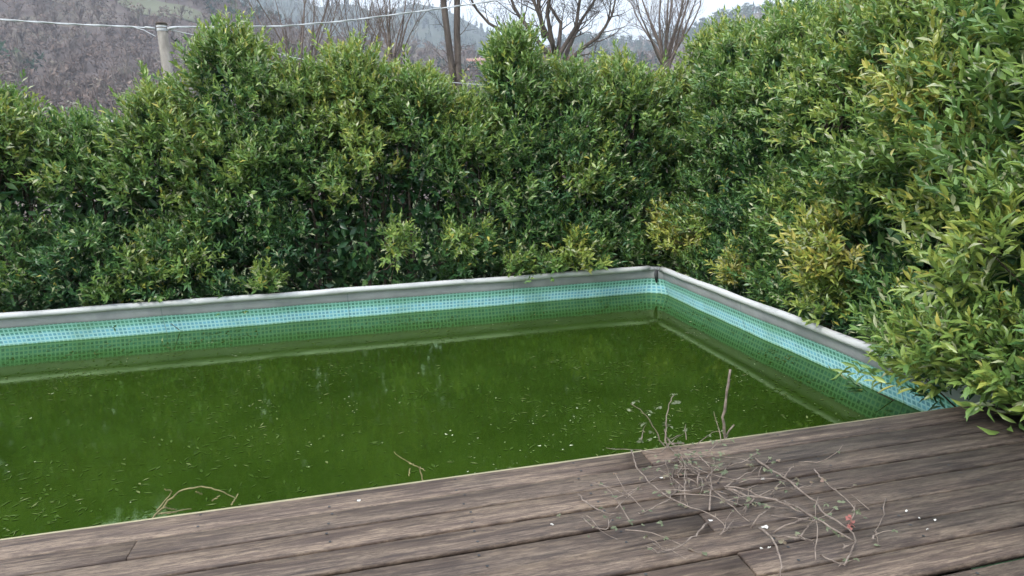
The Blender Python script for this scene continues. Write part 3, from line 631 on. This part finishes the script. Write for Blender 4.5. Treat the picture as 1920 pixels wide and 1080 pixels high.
# ------------------------------------------------------------------ laurel hedge
UP = np.array([0., 0, 1])
def unit(A): return A / (np.linalg.norm(A, axis=-1, keepdims=True) + 1e-9)
def shoots_to_leaves(B, A, Ls, nl, tone, ll, g, lw=.275):
    """B base, A axis, Ls shoot length, tone per shoot -> leaf arrays"""
    S = len(B); k = np.arange(nl)[None, :] + g.uniform(0, 1, (S, 1)) * .0
    f = ((k + .6) / nl) ** .85
    P = B[:, None] + A[:, None] * (Ls[:, None] * f)[..., None]
    ref = unit(np.cross(A, g.normal(0, 1, (S, 3)))); sec = np.cross(A, ref)
    ang = k * 2.39996 + g.uniform(0, 6.28, (S, 1)) + g.normal(0, .35, (S, nl))
    rad = ref[:, None] * np.cos(ang)[..., None] + sec[:, None] * np.sin(ang)[..., None]
    opn = np.radians(56 - 36 * f + g.normal(0, 12, (S, nl)))
    D = unit(A[:, None] * np.cos(opn)[..., None] + rad * np.sin(opn)[..., None] - UP * g.uniform(-.05, .14, (S, nl, 1)))
    N = unit(A[:, None] * .8 - rad * .5 + UP * .5 + g.normal(0, .28, (S, nl, 3)))
    L = ll * g.uniform(.65, 1.15, (S, nl)) * (1 - .30 * f ** 3)
    W = L * lw * g.uniform(.85, 1.2, (S, nl))
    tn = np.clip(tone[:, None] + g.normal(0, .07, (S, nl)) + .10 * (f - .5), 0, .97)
    old = g.random((S, nl)); tn = np.where(old < .012, .9, tn); tn = np.where(old > .93, .995, tn)
    return [x.reshape(-1, 3) for x in (P, D, N)] + [x.ravel() for x in (L, W, tn)]

PV, PR = [0, .10, .35, .65, .85, .95, 1.0], [.98, 1.0, 1.0, .92, .74, .5, .25]
SHRUBS = []
def crown_r(v): return np.interp(v, PV, PR)
ALL = []
def shrub_spec(x, y, top, rx, ry, tone, label, low=.06, rich=False, ll=.104, dens=21., leaders=17, extra=(), seed=0, group="laurel shrubs of the hedge", parts=0):
    ALL.append(dict(x=x, y=y, top=top, rx=rx, ry=ry, tone=tone, label=label, low=low, rich=rich, ll=ll, dens=dens, leaders=leaders, extra=extra, seed=seed, group=group, parts=parts))
def build_shrub(s):
    g = np.random.default_rng(500 + s['seed']); x, y, top, rx, ry, low = (s[k] for k in ('x', 'y', 'top', 'rx', 'ry', 'low'))
    top += .12 if top > 2.8 else 0; H = top - low; area = math.pi * (rx + ry) * H; n = int(area * s['dens'])
    v = g.uniform(0, 1, n) ** 1.12; a = g.uniform(0, 6.283, n); cr = crown_r(v)
    lump = 1 + .09 * np.sin(3 * a + 6 * v + s['seed']) + .09 * np.sin(5 * a - 11 * v + 2 * s['seed']) + .06 * np.sin(9 * a + 17 * v + 3 * s['seed'])
    dep = np.where(g.random(n) < .30, g.uniform(.62, .88, n), g.uniform(.88, 1.06, n)) * lump
    o = np.stack([np.cos(a) * ry, np.sin(a) * rx, np.where(v > .8, (v - .8) * 4.5, .12)], 1); o = unit(o)
    C = np.stack([x + np.cos(a) * cr * dep * rx, y + np.sin(a) * cr * dep * ry, low + H * v], 1)
    hole = wob(C[:, 0] + .7 * C[:, 1], C[:, 2], 91, [(2.2, .8), (5.0, .7)])
    facing = (o[:, :2] * unit(CAM[:2] - C[:, :2])).sum(1) > .1
    keep = ~((hole < -.62) & (v < .72) & facing)
    back = (o[:, :2] * unit(CAM[:2] - C[:, :2])).sum(1) < -.25; keep &= ~(back & (g.random(n) < .35) & (v < .8))
    for t in ALL:
        if t is s: continue
        vv = (C[:, 2] - t['low']) / (t['top'] - t['low']); q = ((C[:, 0] - t['x']) / t['rx']) ** 2 + ((C[:, 1] - t['y']) / t['ry']) ** 2
        keep &= ~((q < (crown_r(np.clip(vv, 0, 1)) * .72) ** 2) & (vv < .97))
    C, o, v = C[keep], o[keep], v[keep]
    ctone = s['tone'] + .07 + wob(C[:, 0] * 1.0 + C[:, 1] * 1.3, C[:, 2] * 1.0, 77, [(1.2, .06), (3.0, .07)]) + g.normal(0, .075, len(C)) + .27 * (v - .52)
    size = g.uniform(.7, 1.25, len(C)); ns = g.integers(7, 14, len(C)); 
    # bunches given by hand (a yellowed branch, a clump hanging over the rim)
    for (ex, ey, ez, er, et, en) in s['extra']:
        q = g.normal(0, 1, (en, 3)); q = unit(q) * er * g.uniform(.2, 1, (en, 1)) ** .5
        Cx = np.array([ex, ey, ez]) + q; od = unit(np.array([ex - x, ey - y, .25]) * .8 + q / er * .7)
        C = np.concatenate([C, Cx]); o = np.concatenate([o, od]); ctone = np.concatenate([ctone, et + g.normal(0, .04, en)]); size = np.concatenate([size, np.full(en, .8)]); ns = np.concatenate([ns, np.full(en, 9)])
    idx = np.repeat(np.arange(len(C)), ns); S = len(idx)
    jit = g.normal(0, .085, (S, 3)) * size[idx][:, None]
    B = C[idx] - o[idx] * .10 + jit
    A = unit(o[idx] * .75 + unit(jit) * .55 + UP * .78 + g.normal(0, .2, (S, 3)))
    Ls = g.uniform(.10, .27, S) * (s['ll'] / .088) * .95
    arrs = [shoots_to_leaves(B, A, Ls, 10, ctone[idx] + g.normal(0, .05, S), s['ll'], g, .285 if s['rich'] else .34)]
    # long leader shoots standing up out of the top
    nL = s['leaders']
    if nL:
        a = g.uniform(0, 6.283, nL); rr = np.sqrt(g.uniform(0, 1, nL)) * .8
        B2 = np.stack([x + np.cos(a) * rx * rr, y + np.sin(a) * ry * rr, np.full(nL, top) - .25 - .45 * rr], 1)
        A2 = unit(UP + g.normal(0, .13, (nL, 3))); L2 = g.uniform(.22, .62, nL) * g.uniform(.7, 1.1, nL)
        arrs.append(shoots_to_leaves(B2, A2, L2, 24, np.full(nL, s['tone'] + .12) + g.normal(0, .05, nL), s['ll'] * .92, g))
        # each leader carries side shoots
        k = 4; ii = np.repeat(np.arange(nL), k); t = g.uniform(.0, .6, nL * k)
        B3 = B2[ii] + A2[ii] * (L2[ii] * t)[:, None]; A3 = unit(A2[ii] + g.normal(0, .45, (nL * k, 3)))
        arrs.append(shoots_to_leaves(B3, A3, g.uniform(.08, .16, nL * k), 9, np.full(nL * k, s['tone'] + .08) + g.normal(0, .05, nL * k), s['ll'] * .9, g))
    # old leaves inside the bush
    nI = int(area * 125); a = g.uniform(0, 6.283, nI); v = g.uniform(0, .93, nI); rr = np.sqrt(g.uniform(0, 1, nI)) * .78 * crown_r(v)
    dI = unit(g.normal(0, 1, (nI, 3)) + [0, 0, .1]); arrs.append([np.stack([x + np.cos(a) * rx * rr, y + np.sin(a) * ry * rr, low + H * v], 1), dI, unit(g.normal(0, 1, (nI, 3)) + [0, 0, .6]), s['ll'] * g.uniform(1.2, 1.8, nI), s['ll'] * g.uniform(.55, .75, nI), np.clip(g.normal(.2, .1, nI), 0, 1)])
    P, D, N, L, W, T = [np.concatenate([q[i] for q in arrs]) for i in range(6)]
    # nothing grows through the pool wall or its rail
    tipz = np.minimum(P[:, 2], P[:, 2] + D[:, 2] * L); ok = ~((tipz < .425) & (P[:, 0] < .08) & (P[:, 1] < .08) & (P[:, 1] > -5.42) & ((P[:, 0] > -.30) | (P[:, 1] > -.30)))
    ok &= ~((tipz < ZD + .01) & (P[:, 1] < -5.2) & (P[:, 0] < 1.32))
    P, D, N, L, W, T = (q[ok] for q in (P, D, N, L, W, T))
    root = empty("laurel_shrub", (x, y, -.9)); tag(root, s['label'], "shrub", s['group'])
    if s['parts']:
        # the leaves nearest the viewer are single pieces
        d = np.linalg.norm(P - CAM, axis=1) - L * 2.0
        near = np.argsort(d)[:s['parts']]; msk = np.zeros(len(P), bool); msk[near] = True
        for i in near:
            tn = min(7, int(T[i] * 8)); Dn = unit(D[i]); Sd = unit(np.cross(Dn, N[i])); Nn = np.cross(Sd, Dn)
            ob = bpy.data.objects.new("leaf", LEAF_MESH[tn])
            mw = Matrix([[Sd[r_] * W[i], Dn[r_] * L[i], Nn[r_] * L[i], P[i][r_]] for r_ in range(3)] + [[0, 0, 0, 1]])
            COL.objects.link(ob); ob.parent = root; ob.matrix_parent_inverse = Matrix.Translation(root.location).inverted(); ob.matrix_basis = mw
        P, D, N, L, W, T = (q[~msk] for q in (P, D, N, L, W, T))
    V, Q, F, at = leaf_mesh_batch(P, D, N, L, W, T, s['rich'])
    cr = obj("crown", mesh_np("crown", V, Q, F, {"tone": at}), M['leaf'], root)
    tag(cr, kind="stuff")
    # stems from the ground into the crown
    G = Geo(); pick = g.choice(len(C), min(len(C), 46), replace=False)
    for k in range(5):
        a = g.uniform(0, 6.283); b0 = np.array([x + math.cos(a) * .12, y + math.sin(a) * .12, -.95]); tp = np.array([x + math.cos(a) * rx * .35, y + math.sin(a) * ry * .35, top - .35 * H * g.uniform(.3, 1)])
        st = resample([b0, b0 * .5 + tp * .5 + np.array([math.cos(a), math.sin(a), 0]) * .08, tp], 6); G.tube(st, np.linspace(.032, .012, 6), 6)
        for i in pick[k::5]:
            j = int(np.clip((C[i][2] - .35 + .95) / (tp[2] + .95) * 5, 0, 5)); st0 = st[j]
            mid = st0 * .5 + C[i] * .5 - UP * .06; G.tube([st0, mid, C[i]], [.011, .008, .004], 4, cap=False)
    G.build("trunk", M['bark'], root)
    return len(P)
LEAF_MESH = []
for k in range(8):
    V, Q, T, at = leaf_mesh_batch(np.zeros((1, 3)), np.array([[0., 1, 0]]), np.array([[0., 0, 1]]), np.ones(1), np.ones(1), np.array([(k + .5) / 8]), True)
    lm = mesh_np("leaf", V, Q, T, {"tone": at}); lm.materials.append(M['leaf']); LEAF_MESH.append(lm)

HB, HR = "laurel shrubs of the back hedge", "laurel shrubs of the right-hand hedge"
bk = dict(group=HB)
shrub_spec(-8.75, .75, 2.80, .70, .74, .38, "laurel shrub of the back hedge at the left border, mostly out of view", seed=2, **bk)
shrub_spec(-8.1, .72, 2.75, .66, .76, .40, "yellow-green topped laurel shrub at the left edge of the back hedge", seed=3, **bk)
shrub_spec(-7.2, .78, 2.45, .66, .76, .32, "lowest laurel shrub of the back hedge, left of the utility pole", seed=4, extra=[(-6.55, -.02, .75, .26, .62, 7), (-6.95, -.10, .50, .17, .50, 7)], **bk)
shrub_spec(-6.35, .75, 2.79, .66, .76, .41, "laurel shrub with feathery top directly in front of the utility pole", seed=5, extra=[(-6.0, -.03, .8, .24, .60, 6)], **bk)
shrub_spec(-5.45, .75, 3.32, .74, .78, .34, "tall broad laurel shrub just right of the utility pole", seed=6, leaders=26, extra=[(-5.2, -.02, 1.9, .25, .5, 5), (-5.25, -.08, .50, .15, .56, 5)], **bk)
shrub_spec(-4.70, .80, 2.98, .62, .74, .37, "laurel shrub in the dip right of the tallest left shrub", seed=7, **bk)
shrub_spec(-4.00, .76, 3.15, .66, .78, .47, "yellowish laurel shrub below the pollarded bare trees", seed=8, leaders=26, extra=[(-3.6, -.05, .95, .24, .62, 6)], **bk)
shrub_spec(-3.25, .78, 2.92, .62, .76, .43, "laurel shrub left of the twin-stemmed bare tree", seed=9, extra=[(-2.75, .0, .95, .26, .6, 6)], **bk)
shrub_spec(-2.55, .80, 2.66, .60, .74, .36, "low laurel shrub in front of the twin-stemmed bare tree", seed=10, extra=[(-2.1, -.10, .48, .18, .52, 7)], **bk)
shrub_spec(-1.88, .76, 3.36, .46, .72, .37, "narrow columnar laurel shrub standing in front of the big bare tree", seed=11, leaders=26, **bk)
shrub_spec(-1.10, .78, 2.92, .64, .78, .40, "laurel shrub right of the columnar one with a pale green clump low down", seed=12, extra=[(-1.25, -.12, .60, .26, .68, 14), (-1.65, -.10, .48, .16, .50, 6), (-1.1, .0, 1.55, .25, .62, 8)], **bk)
shrub_spec(-.30, .85, 2.98, .66, .76, .40, "laurel shrub behind the pool corner left of the fan-shaped bare tree", seed=13, **bk)
shrub_spec(.50, .95, 2.88, .64, .74, .37, "laurel shrub filling the hedge corner under the fan-shaped bare tree", seed=14, **bk)
rt = dict(group=HR)
shrub_spec(1.25, .55, 3.45, .74, .80, .37, "tall laurel shrub at the far end of the right hedge", seed=15, **rt)
shrub_spec(2.15, .35, 3.70, .80, .80, .36, "tallest laurel shrub behind the right hedge, dark green spires", seed=16, leaders=26, low=1.4, dens=13, **rt)
shrub_spec(.90, -.50, 3.25, .76, .72, .38, "laurel shrub with olive branch hanging over the pool corner", seed=17, extra=[(.02, -.25, .80, .26, .80, 16), (-.1, -.05, .95, .14, .84, 5), (.25, -.55, 1.0, .22, .66, 7)], ll=.092, **rt)
shrub_spec(.95, -1.45, 3.20, .78, .70, .36, "laurel shrub second along the right pool wall with a dark hollow", seed=18, ll=.094, extra=[(.15, -1.5, .55, .18, .84, 7)], **rt)
shrub_spec(.88, -2.40, 3.15, .78, .74, .43, "laurel shrub halfway along the right pool wall", seed=19, ll=.098, extra=[(.15, -2.35, 1.35, .22, .60, 6)], **rt)
shrub_spec(.80, -3.35, 3.15, .82, .74, .44, "laurel shrub with bright yellow branch over the right pool rim", seed=20, ll=.10, extra=[(-.05, -3.2, 1.25, .20, .78, 7), (-.10, -3.3, .95, .24, .78, 10), (-.08, -3.35, .62, .2, .70, 7)], **rt)
shrub_spec(2.2, -2.2, 3.50, .85, .95, .37, "laurel shrub standing behind the middle of the right hedge", seed=21, low=1.6, dens=13, **rt)
shrub_spec(.62, -4.30, 3.10, .92, .74, .40, "large-leaved laurel shrub with yellow upright branch near the deck", seed=22, rich=True, ll=.108, extra=[(-.20, -4.25, 2.35, .20, .79, 8), (-.20, -4.3, 2.0, .24, .75, 7), (-.12, -4.4, 1.6, .25, .70, 7), (-.32, -4.45, .62, .22, .58, 8)], parts=300, dens=19, **rt)
shrub_spec(.45, -5.35, 3.05, 1.08, .80, .41, "nearest large-leaved laurel shrub spilling over the deck end", seed=23, rich=True, ll=.116, low=.32, extra=[(-.62, -5.15, .75, .24, .60, 10), (-.55, -5.2, 1.3, .25, .68, 8), (-.62, -5.5, .76, .22, .54, 12), (-.48, -5.75, .84, .24, .52, 12), (-.40, -5.6, .80, .28, .48, 10), (-.70, -5.0, .68, .18, .56, 6)], parts=300, dens=17, **rt)
shrub_spec(.30, -6.45, 3.00, .80, .80, .40, "laurel shrub at the right border beside the deck", seed=24, rich=True, ll=.116, low=.55, dens=14, parts=120, **rt)
tot = sum(build_shrub(s) for s in ALL)

# ------------------------------------------------------------------ dry brambles, sticks and litter
MAIN = [[[-2.521,-5.265,0.474],[-2.544,-5.465,0.486],[-2.539,-5.594,0.486],[-2.513,-5.664,0.474]],[[-2.734,-5.275,0.488],[-2.795,-5.482,0.503],[-2.805,-5.642,0.515],[-2.797,-5.752,0.522],[-2.763,-5.851,0.522],[-2.692,-5.916,0.515],[-2.652,-5.975,0.503],[-2.645,-6.031,0.488]],[[-2.514,-5.664,0.474],[-2.544,-5.746,0.496],[-2.54,-5.884,0.496],[-2.515,-5.985,0.474]],[[-2.468,-5.724,0.482],[-2.356,-5.673,0.491],[-2.226,-5.604,0.482]],[[-2.188,-5.531,0.487],[-2.188,-5.647,0.489],[-2.171,-5.742,0.491],[-2.176,-5.873,0.492],[-2.174,-5.951,0.493],[-2.21,-6.041,0.494],[-2.193,-6.113,0.493],[-2.188,-6.176,0.492],[-2.216,-6.233,0.491],[-2.29,-6.296,0.489],[-2.357,-6.34,0.487]],[[-2.459,-5.723,0.48],[-2.436,-5.841,0.498],[-2.369,-5.895,0.509],[-2.327,-5.958,0.509],[-2.29,-6.013,0.498],[-2.245,-6.022,0.48]],[[-2.467,-5.722,0.481],[-2.427,-5.798,0.511],[-2.399,-5.875,0.511],[-2.29,-5.897,0.481]],[[-2.297,-5.906,0.487],[-2.309,-6.099,0.536],[-2.294,-6.193,0.536],[-2.219,-6.232,0.487]],[[-1.976,-5.686,0.478],[-2.043,-5.863,0.501],[-2.064,-5.976,0.515],[-2.084,-6.071,0.515],[-2.12,-6.105,0.501],[-2.149,-6.113,0.478]],[[-2.502,-5.919,0.486],[-2.418,-5.867,0.501],[-2.286,-5.827,0.501],[-2.2,-5.808,0.486]],[[-2.532,-6.024,0.472],[-2.499,-6.036,0.53],[-2.342,-5.897,0.472]],[[-2.631,-5.87,0.478],[-2.576,-5.78,0.494],[-2.453,-5.581,0.494],[-2.415,-5.524,0.478]],[[-2.705,-5.796,0.49],[-2.678,-5.744,0.525],[-2.553,-5.507,0.49]],[[-2.758,-5.674,0.481],[-2.691,-5.777,0.528],[-2.537,-5.688,0.481]],[[-2.675,-5.665,0.473],[-2.784,-5.794,0.509],[-2.887,-5.837,0.509],[-2.921,-5.808,0.473]],[[-3.129,-5.597,0.479],[-3.105,-5.719,0.484],[-3.066,-5.787,0.484],[-2.998,-5.798,0.479]],[[-3.177,-5.786,0.485],[-3.172,-5.945,0.534],[-3.136,-5.968,0.534],[-3.06,-5.832,0.485]],[[-2.684,-5.948,0.476],[-2.797,-6.05,0.503],[-2.879,-6.104,0.514],[-2.95,-6.114,0.503],[-2.958,-6.025,0.476]],[[-2.997,-6.029,0.478],[-2.993,-6.143,0.522],[-2.933,-6.081,0.478]],[[-2.69,-6.053,0.486],[-2.655,-6.046,0.5],[-2.582,-5.974,0.486]],[[-2.516,-6.054,0.489],[-2.532,-6.144,0.516],[-2.565,-6.235,0.528],[-2.58,-6.28,0.516],[-2.623,-6.342,0.489]],[[-2.496,-6.118,0.486],[-2.488,-6.181,0.528],[-2.441,-6.212,0.528],[-2.357,-6.187,0.486]],[[-2.477,-6.091,0.481],[-2.425,-6.115,0.526],[-2.269,-6.031,0.481]],[[-2.401,-6.15,0.49],[-2.319,-6.095,0.496],[-2.274,-6.058,0.49]],[[-2.294,-6.256,0.489],[-2.222,-6.235,0.489]],[[-2.399,-6.261,0.482],[-2.382,-6.306,0.49],[-2.36,-6.326,0.482]],[[-2.137,-6.23,0.486],[-2.088,-6.194,0.486]],[[-2.177,-5.738,0.489],[-2.133,-5.714,0.506],[-2.047,-5.643,0.489]],[[-2.592,-5.692,0.483],[-2.546,-5.615,0.507],[-2.525,-5.465,0.483]],[[-2.617,-5.551,0.484],[-2.571,-5.515,0.496],[-2.55,-5.421,0.484]],[[-2.578,-5.698,0.476],[-2.618,-5.671,0.52],[-2.625,-5.584,0.476]]]
SPRIG = [[[-2.42,-5.2,0.36],[-2.48,-5.2,0.42],[-2.52,-5.2,0.45],[-2.55,-5.2,0.52],[-2.59,-5.2,0.59],[-2.62,-5.2,0.64],[-2.68,-5.2,0.68]],[[-2.52,-5.2,0.45],[-2.52,-5.2,0.52],[-2.5,-5.2,0.61],[-2.47,-5.2,0.67],[-2.43,-5.2,0.7]],[[-2.48,-5.2,0.46],[-2.5,-5.2,0.49],[-2.48,-5.2,0.51]]]
SPRIGLEAF = [[-2.67,-5.2,0.7],[-2.7,-5.2,0.66],[-2.59,-5.2,0.64],[-2.53,-5.2,0.66],[-2.45,-5.2,0.72],[-2.44,-5.2,0.67],[-2.61,-5.2,0.57],[-2.58,-5.2,0.53],[-2.5,-5.2,0.56],[-2.49,-5.2,0.56],[-2.58,-5.2,0.48],[-2.62,-5.2,0.47]]
STICK = [[[-2.11,-5.12,0.35],[-2.11,-5.12,0.42],[-2.12,-5.12,0.52],[-2.11,-5.12,0.62],[-2.1,-5.12,0.73],[-2.09,-5.12,0.8]],[[-2.1,-5.12,0.4],[-2.08,-5.12,0.44],[-2.05,-5.12,0.47]]]
TWIG1 = [[[-5.02,-5.17,0.41],[-5.01,-5.17,0.42],[-4.96,-5.17,0.47],[-4.9,-5.17,0.51],[-4.81,-5.17,0.52],[-4.74,-5.17,0.49],[-4.67,-5.17,0.44]],[[-5.01,-5.17,0.43],[-4.99,-5.17,0.45],[-4.93,-5.17,0.52],[-4.95,-5.17,0.55]],[[-4.81,-5.17,0.48],[-4.81,-5.17,0.54]],[[-4.76,-5.17,0.46],[-4.71,-5.17,0.51]],[[-4.67,-5.17,0.45],[-4.64,-5.17,0.49]],[[-4.96,-5.17,0.46],[-4.86,-5.17,0.42]],[[-4.96,-5.17,0.47],[-4.93,-5.17,0.42]],[[-5.01,-5.17,0.42],[-4.92,-5.17,0.42]]]
TWIG2 = [[[-3.79,-5.17,0.42],[-3.8,-5.17,0.47],[-3.85,-5.17,0.5],[-3.91,-5.17,0.55],[-3.92,-5.17,0.57]],[[-3.85,-5.17,0.5],[-3.83,-5.17,0.51]],[[-3.8,-5.17,0.47],[-3.78,-5.17,0.49]],[[-3.85,-5.17,0.49],[-3.86,-5.17,0.48]],[[-3.91,-5.17,0.59],[-3.89,-5.17,0.6]]]
BITS = [[-2.699, -5.551, 0.46], [-2.66, -5.929, 0.46], [-2.476, -6.033, 0.46], [-2.255, -5.691, 0.46], [-2.54, -6.156, 0.46], [-2.573, -6.153, 0.46], [-1.84, -6.086, 0.46], [-1.787, -6.171, 0.46], [-1.834, -6.145, 0.46], [-1.865, -6.214, 0.46], [-2.257, -5.694, 0.46], [-3.305, -5.783, 0.46], [-4.095, -5.369, 0.46]]
g = np.random.default_rng(81)
def wiggle(P, k, amp):
    P = resample(P, max(k, len(P) * 3)); P[1:-1] += g.normal(0, amp, (len(P) - 2, 3)) * [1, 1, .5]; return P
def trefoil(G, p, size, tone):
    a0 = g.uniform(0, 6.283); up = norm(np.array([0, 0, 1]) + g.normal(0, .5, 3))
    for k in (-1, 0, 1):
        a = a0 + k * 1.15; d = norm(np.array([math.cos(a), math.sin(a), g.uniform(-.3, .5)]))
        V, Q, T, _ = leaf_mesh_batch(np.array([p]), np.array([d]), np.array([up]), np.array([size * (1.1 if k == 0 else .85)]), np.array([size * .62]), np.array([tone]), True, .25)
        G.add(V, Q, T, np.clip(tone + g.normal(0, .06), 0, 1))
br = empty("dry_bramble", (-2.45, -5.75, ZD)); tag(br, "tangled dry grey bramble canes lying across the deck planks", "bramble")
LV = Geo()
for i, P in enumerate(MAIN):
    Q = wiggle(P, 8, .003); Q[:, 2] = np.maximum(Q[:, 2], ZD + .008)
    thick = .0058 if i in (4, 5, 7, 20) else .0040
    G = Geo(); G.tube(Q, np.linspace(thick, thick * .5, len(Q)), 5)
    for _ in range(len(Q) // 2):              # thorns and snapped side twigs
        j = g.integers(0, len(Q)); d = norm(g.normal(0, 1, 3) + [0, 0, .4]) * g.uniform(.008, .02); G.tube([Q[j], Q[j] + d], [.0022, .0006], 3, cap=False)
    for _ in range(g.integers(0, 3)):
        j = g.integers(1, len(Q)); d = norm(g.normal(0, 1, 3) * [1, 1, .3] + [0, 0, .25]); E_, _d = curve(Q[j], d, g.uniform(.05, .13), g, 5, .22); E_[:, 2] = np.maximum(E_[:, 2], ZD + .006)
        G.tube(E_, np.linspace(.0024, .001, 5), 4, cap=False)
        if g.random() < .7: trefoil(LV, E_[-1], g.uniform(.012, .024), g.uniform(.1, .8))
    G.build("cane", M['dry'], br)
for c, sp_, k in (((-2.49, -5.48, .50), .10, 26), ((-2.3, -5.6, .48), .12, 12), ((-2.27, -6.04, .49), .09, 12), ((-3.0, -5.82, .48), .10, 14), ((-2.1, -6.06, .50), .03, 5), ((-2.25, -5.5, .48), .12, 8)):
    for _ in range(k): trefoil(LV, np.array(c) + g.normal(0, 1, 3) * [sp_, sp_, .015] + [0, 0, .01], g.uniform(.011, .024), g.uniform(.0, .72))
for _ in range(5): trefoil(LV, np.array((-2.14, -6.12, .50)) + g.normal(0, .012, 3), .02, .98)
for c, sp_, k in (((-2.52, -5.50, ZD), .13, 26), ((-2.35, -5.85, ZD), .22, 18), ((-2.95, -5.85, ZD), .14, 9)):   # finer canes criss-crossing through the heap
    for _ in range(k):
        p = np.array(c) + g.normal(0, 1, 3) * [sp_, sp_, 0] + [0, 0, g.uniform(.01, .05)]; a = g.uniform(0, 6.283)
        Q, _d = curve(p, (math.cos(a), math.sin(a), g.uniform(.0, .45)), g.uniform(.12, .32), g, 7, .12, -.05); Q[:, 2] = np.maximum(Q[:, 2], ZD + .006)
        G = Geo(); G.tube(Q, np.linspace(.0030, .0012, 7), 4); G.build("cane", M['dry'], br)
        for j in (3, 5, 6):
            if g.random() < .45: trefoil(LV, Q[j], g.uniform(.012, .022), g.uniform(0, .75))
LV.build("leaves", M['bramble_leaf'], br, "tone")

sp_ = empty("bramble_sprig", (-2.45, -5.24, ZD)); tag(sp_, "leafy bramble sprig standing up over the pool edge beside the tangle", "bramble")
LV = Geo()
for P in SPRIG:
    P = np.array(P); P[:, 1] += np.linspace(-.045, .06, len(P)); Q = wiggle(P, 10, .003); Q[:, 2] = np.maximum(Q[:, 2], np.where(Q[:, 1] < -5.22, ZD + .006, .3)); G = Geo(); G.tube(Q, np.linspace(.005, .002, len(Q)), 5); G.build("cane", M['dry'], sp_)
for p in SPRIGLEAF: trefoil(LV, np.array(p) + [0, g.uniform(-.02, .05), 0], g.uniform(.026, .038), g.uniform(.2, .5))
LV.build("leaves", M['bramble_leaf'], sp_, "tone")

st = empty("upright_stick", (-2.11, -5.12, 0)); tag(st, "bare pale stick standing upright in the pool beside the deck edge", "stick")
P = np.array([[-2.10, -5.13, -.12], [-2.105, -5.125, .15]] + STICK[0]); Q = wiggle(P, 16, .003); G = Geo(); G.tube(Q, np.linspace(.0100, .0065, len(Q)) * (1 + .12 * np.sin(np.arange(len(Q)) * 1.9)), 7); G.build("stem", M['dry'], st, smooth=True)
G = Geo(); G.tube(STICK[1], [.006, .005, .004], 5); G.build("side_twig", M['dry'], st)
def twig(name, data, label, rad):
    P0_ = np.array(data[0][0]); r_ = empty(name, P0_); tag(r_, label, "twig")
    for i, P in enumerate(data):
        P = np.array(P); s = np.linspace(0, 1, len(P)); P[:, 1] += .05 * np.sin(s * 2 + i); Q = wiggle(P, 9, .002); G = Geo(); G.tube(Q, np.linspace(rad if i == 0 else rad * .7, rad * .45, len(Q)), 5); G.build("twig_branch", M['drytan'], r_)
TWIG1[0] = [[-5.06, -5.20, .33], [-5.03, -5.17, .39]] + TWIG1[0]
TWIG2[0] = [[-3.78, -5.19, .34]] + TWIG2[0]
twig("dry_twig", TWIG1, "arching dry tan twig rising over the deck edge at the left", .0055)
twig("dry_twig", TWIG2[:4], "small forked dry twig poking above the middle of the deck edge", .0042)
m_chip = noisy("pale_chip", [(.3, (.40, .39, .35)), (.7, (.6, .59, .56))], 60)
lab = ["white petal on the deck at the left foot of the bramble tangle", "white bud among the bramble canes near the sunken plank end", "large white petal at the head of the lone thin cane", "pale leaf between bramble canes right of the tangle's centre", "pale crumb below the large white petal, right one of two", "pale crumb below the large white petal, left one of two", "white petal on bare planks right of the brambles", "white speck on the planks farthest right of the brambles", "pale speck left of the farthest right speck", "pale speck below the two specks right of the brambles", None, "lone white petal on the middle planks left of the brambles", "curled pale leaf sliver on the left planks near the edge"]
for i, p in enumerate(BITS):
    if lab[i] is None: continue
    G = Geo(); q = (.011, .012, .016, .013, .009, .009, .008, .008, .007, .006, 0, .010, .012)[i]; a = np.arange(7) * .8976 + g.uniform(0, 1); rr = q * g.uniform(.6, 1.1, 7)
    V = np.stack([p[0] + np.cos(a) * rr, p[1] + np.sin(a) * rr * .7, ZD + .009 + g.uniform(0, .008, 7)], 1); c = np.array([[p[0], p[1], ZD + .0075]])
    G.add(np.concatenate([V, c]), None, [(k, (k + 1) % 7, 7) for k in range(7)]); tag(G.build("petal", m_chip), lab[i], "petal", "pale petals and crumbs on the deck")

# ------------------------------------------------------------------ air
G = Geo(); G.box((-2900, -2900, -40), (2900, 2900, 460))
m = bpy.data.materials.new("hazy_air"); m.use_nodes = True; nn = m.node_tree.nodes; nn.remove(nn["Principled BSDF"])
pv = nn.new("ShaderNodeVolumePrincipled"); pv.inputs['Color'].default_value = (.80, .88, 1.0, 1); pv.inputs['Density'].default_value = .00034; pv.inputs['Anisotropy'].default_value = .1
m.node_tree.links.new(pv.outputs['Volume'], nn["Material Output"].inputs['Volume'])
tag(G.build("haze", m), "thin bluish air haze over the valley and hills", "haze", kind="stuff")
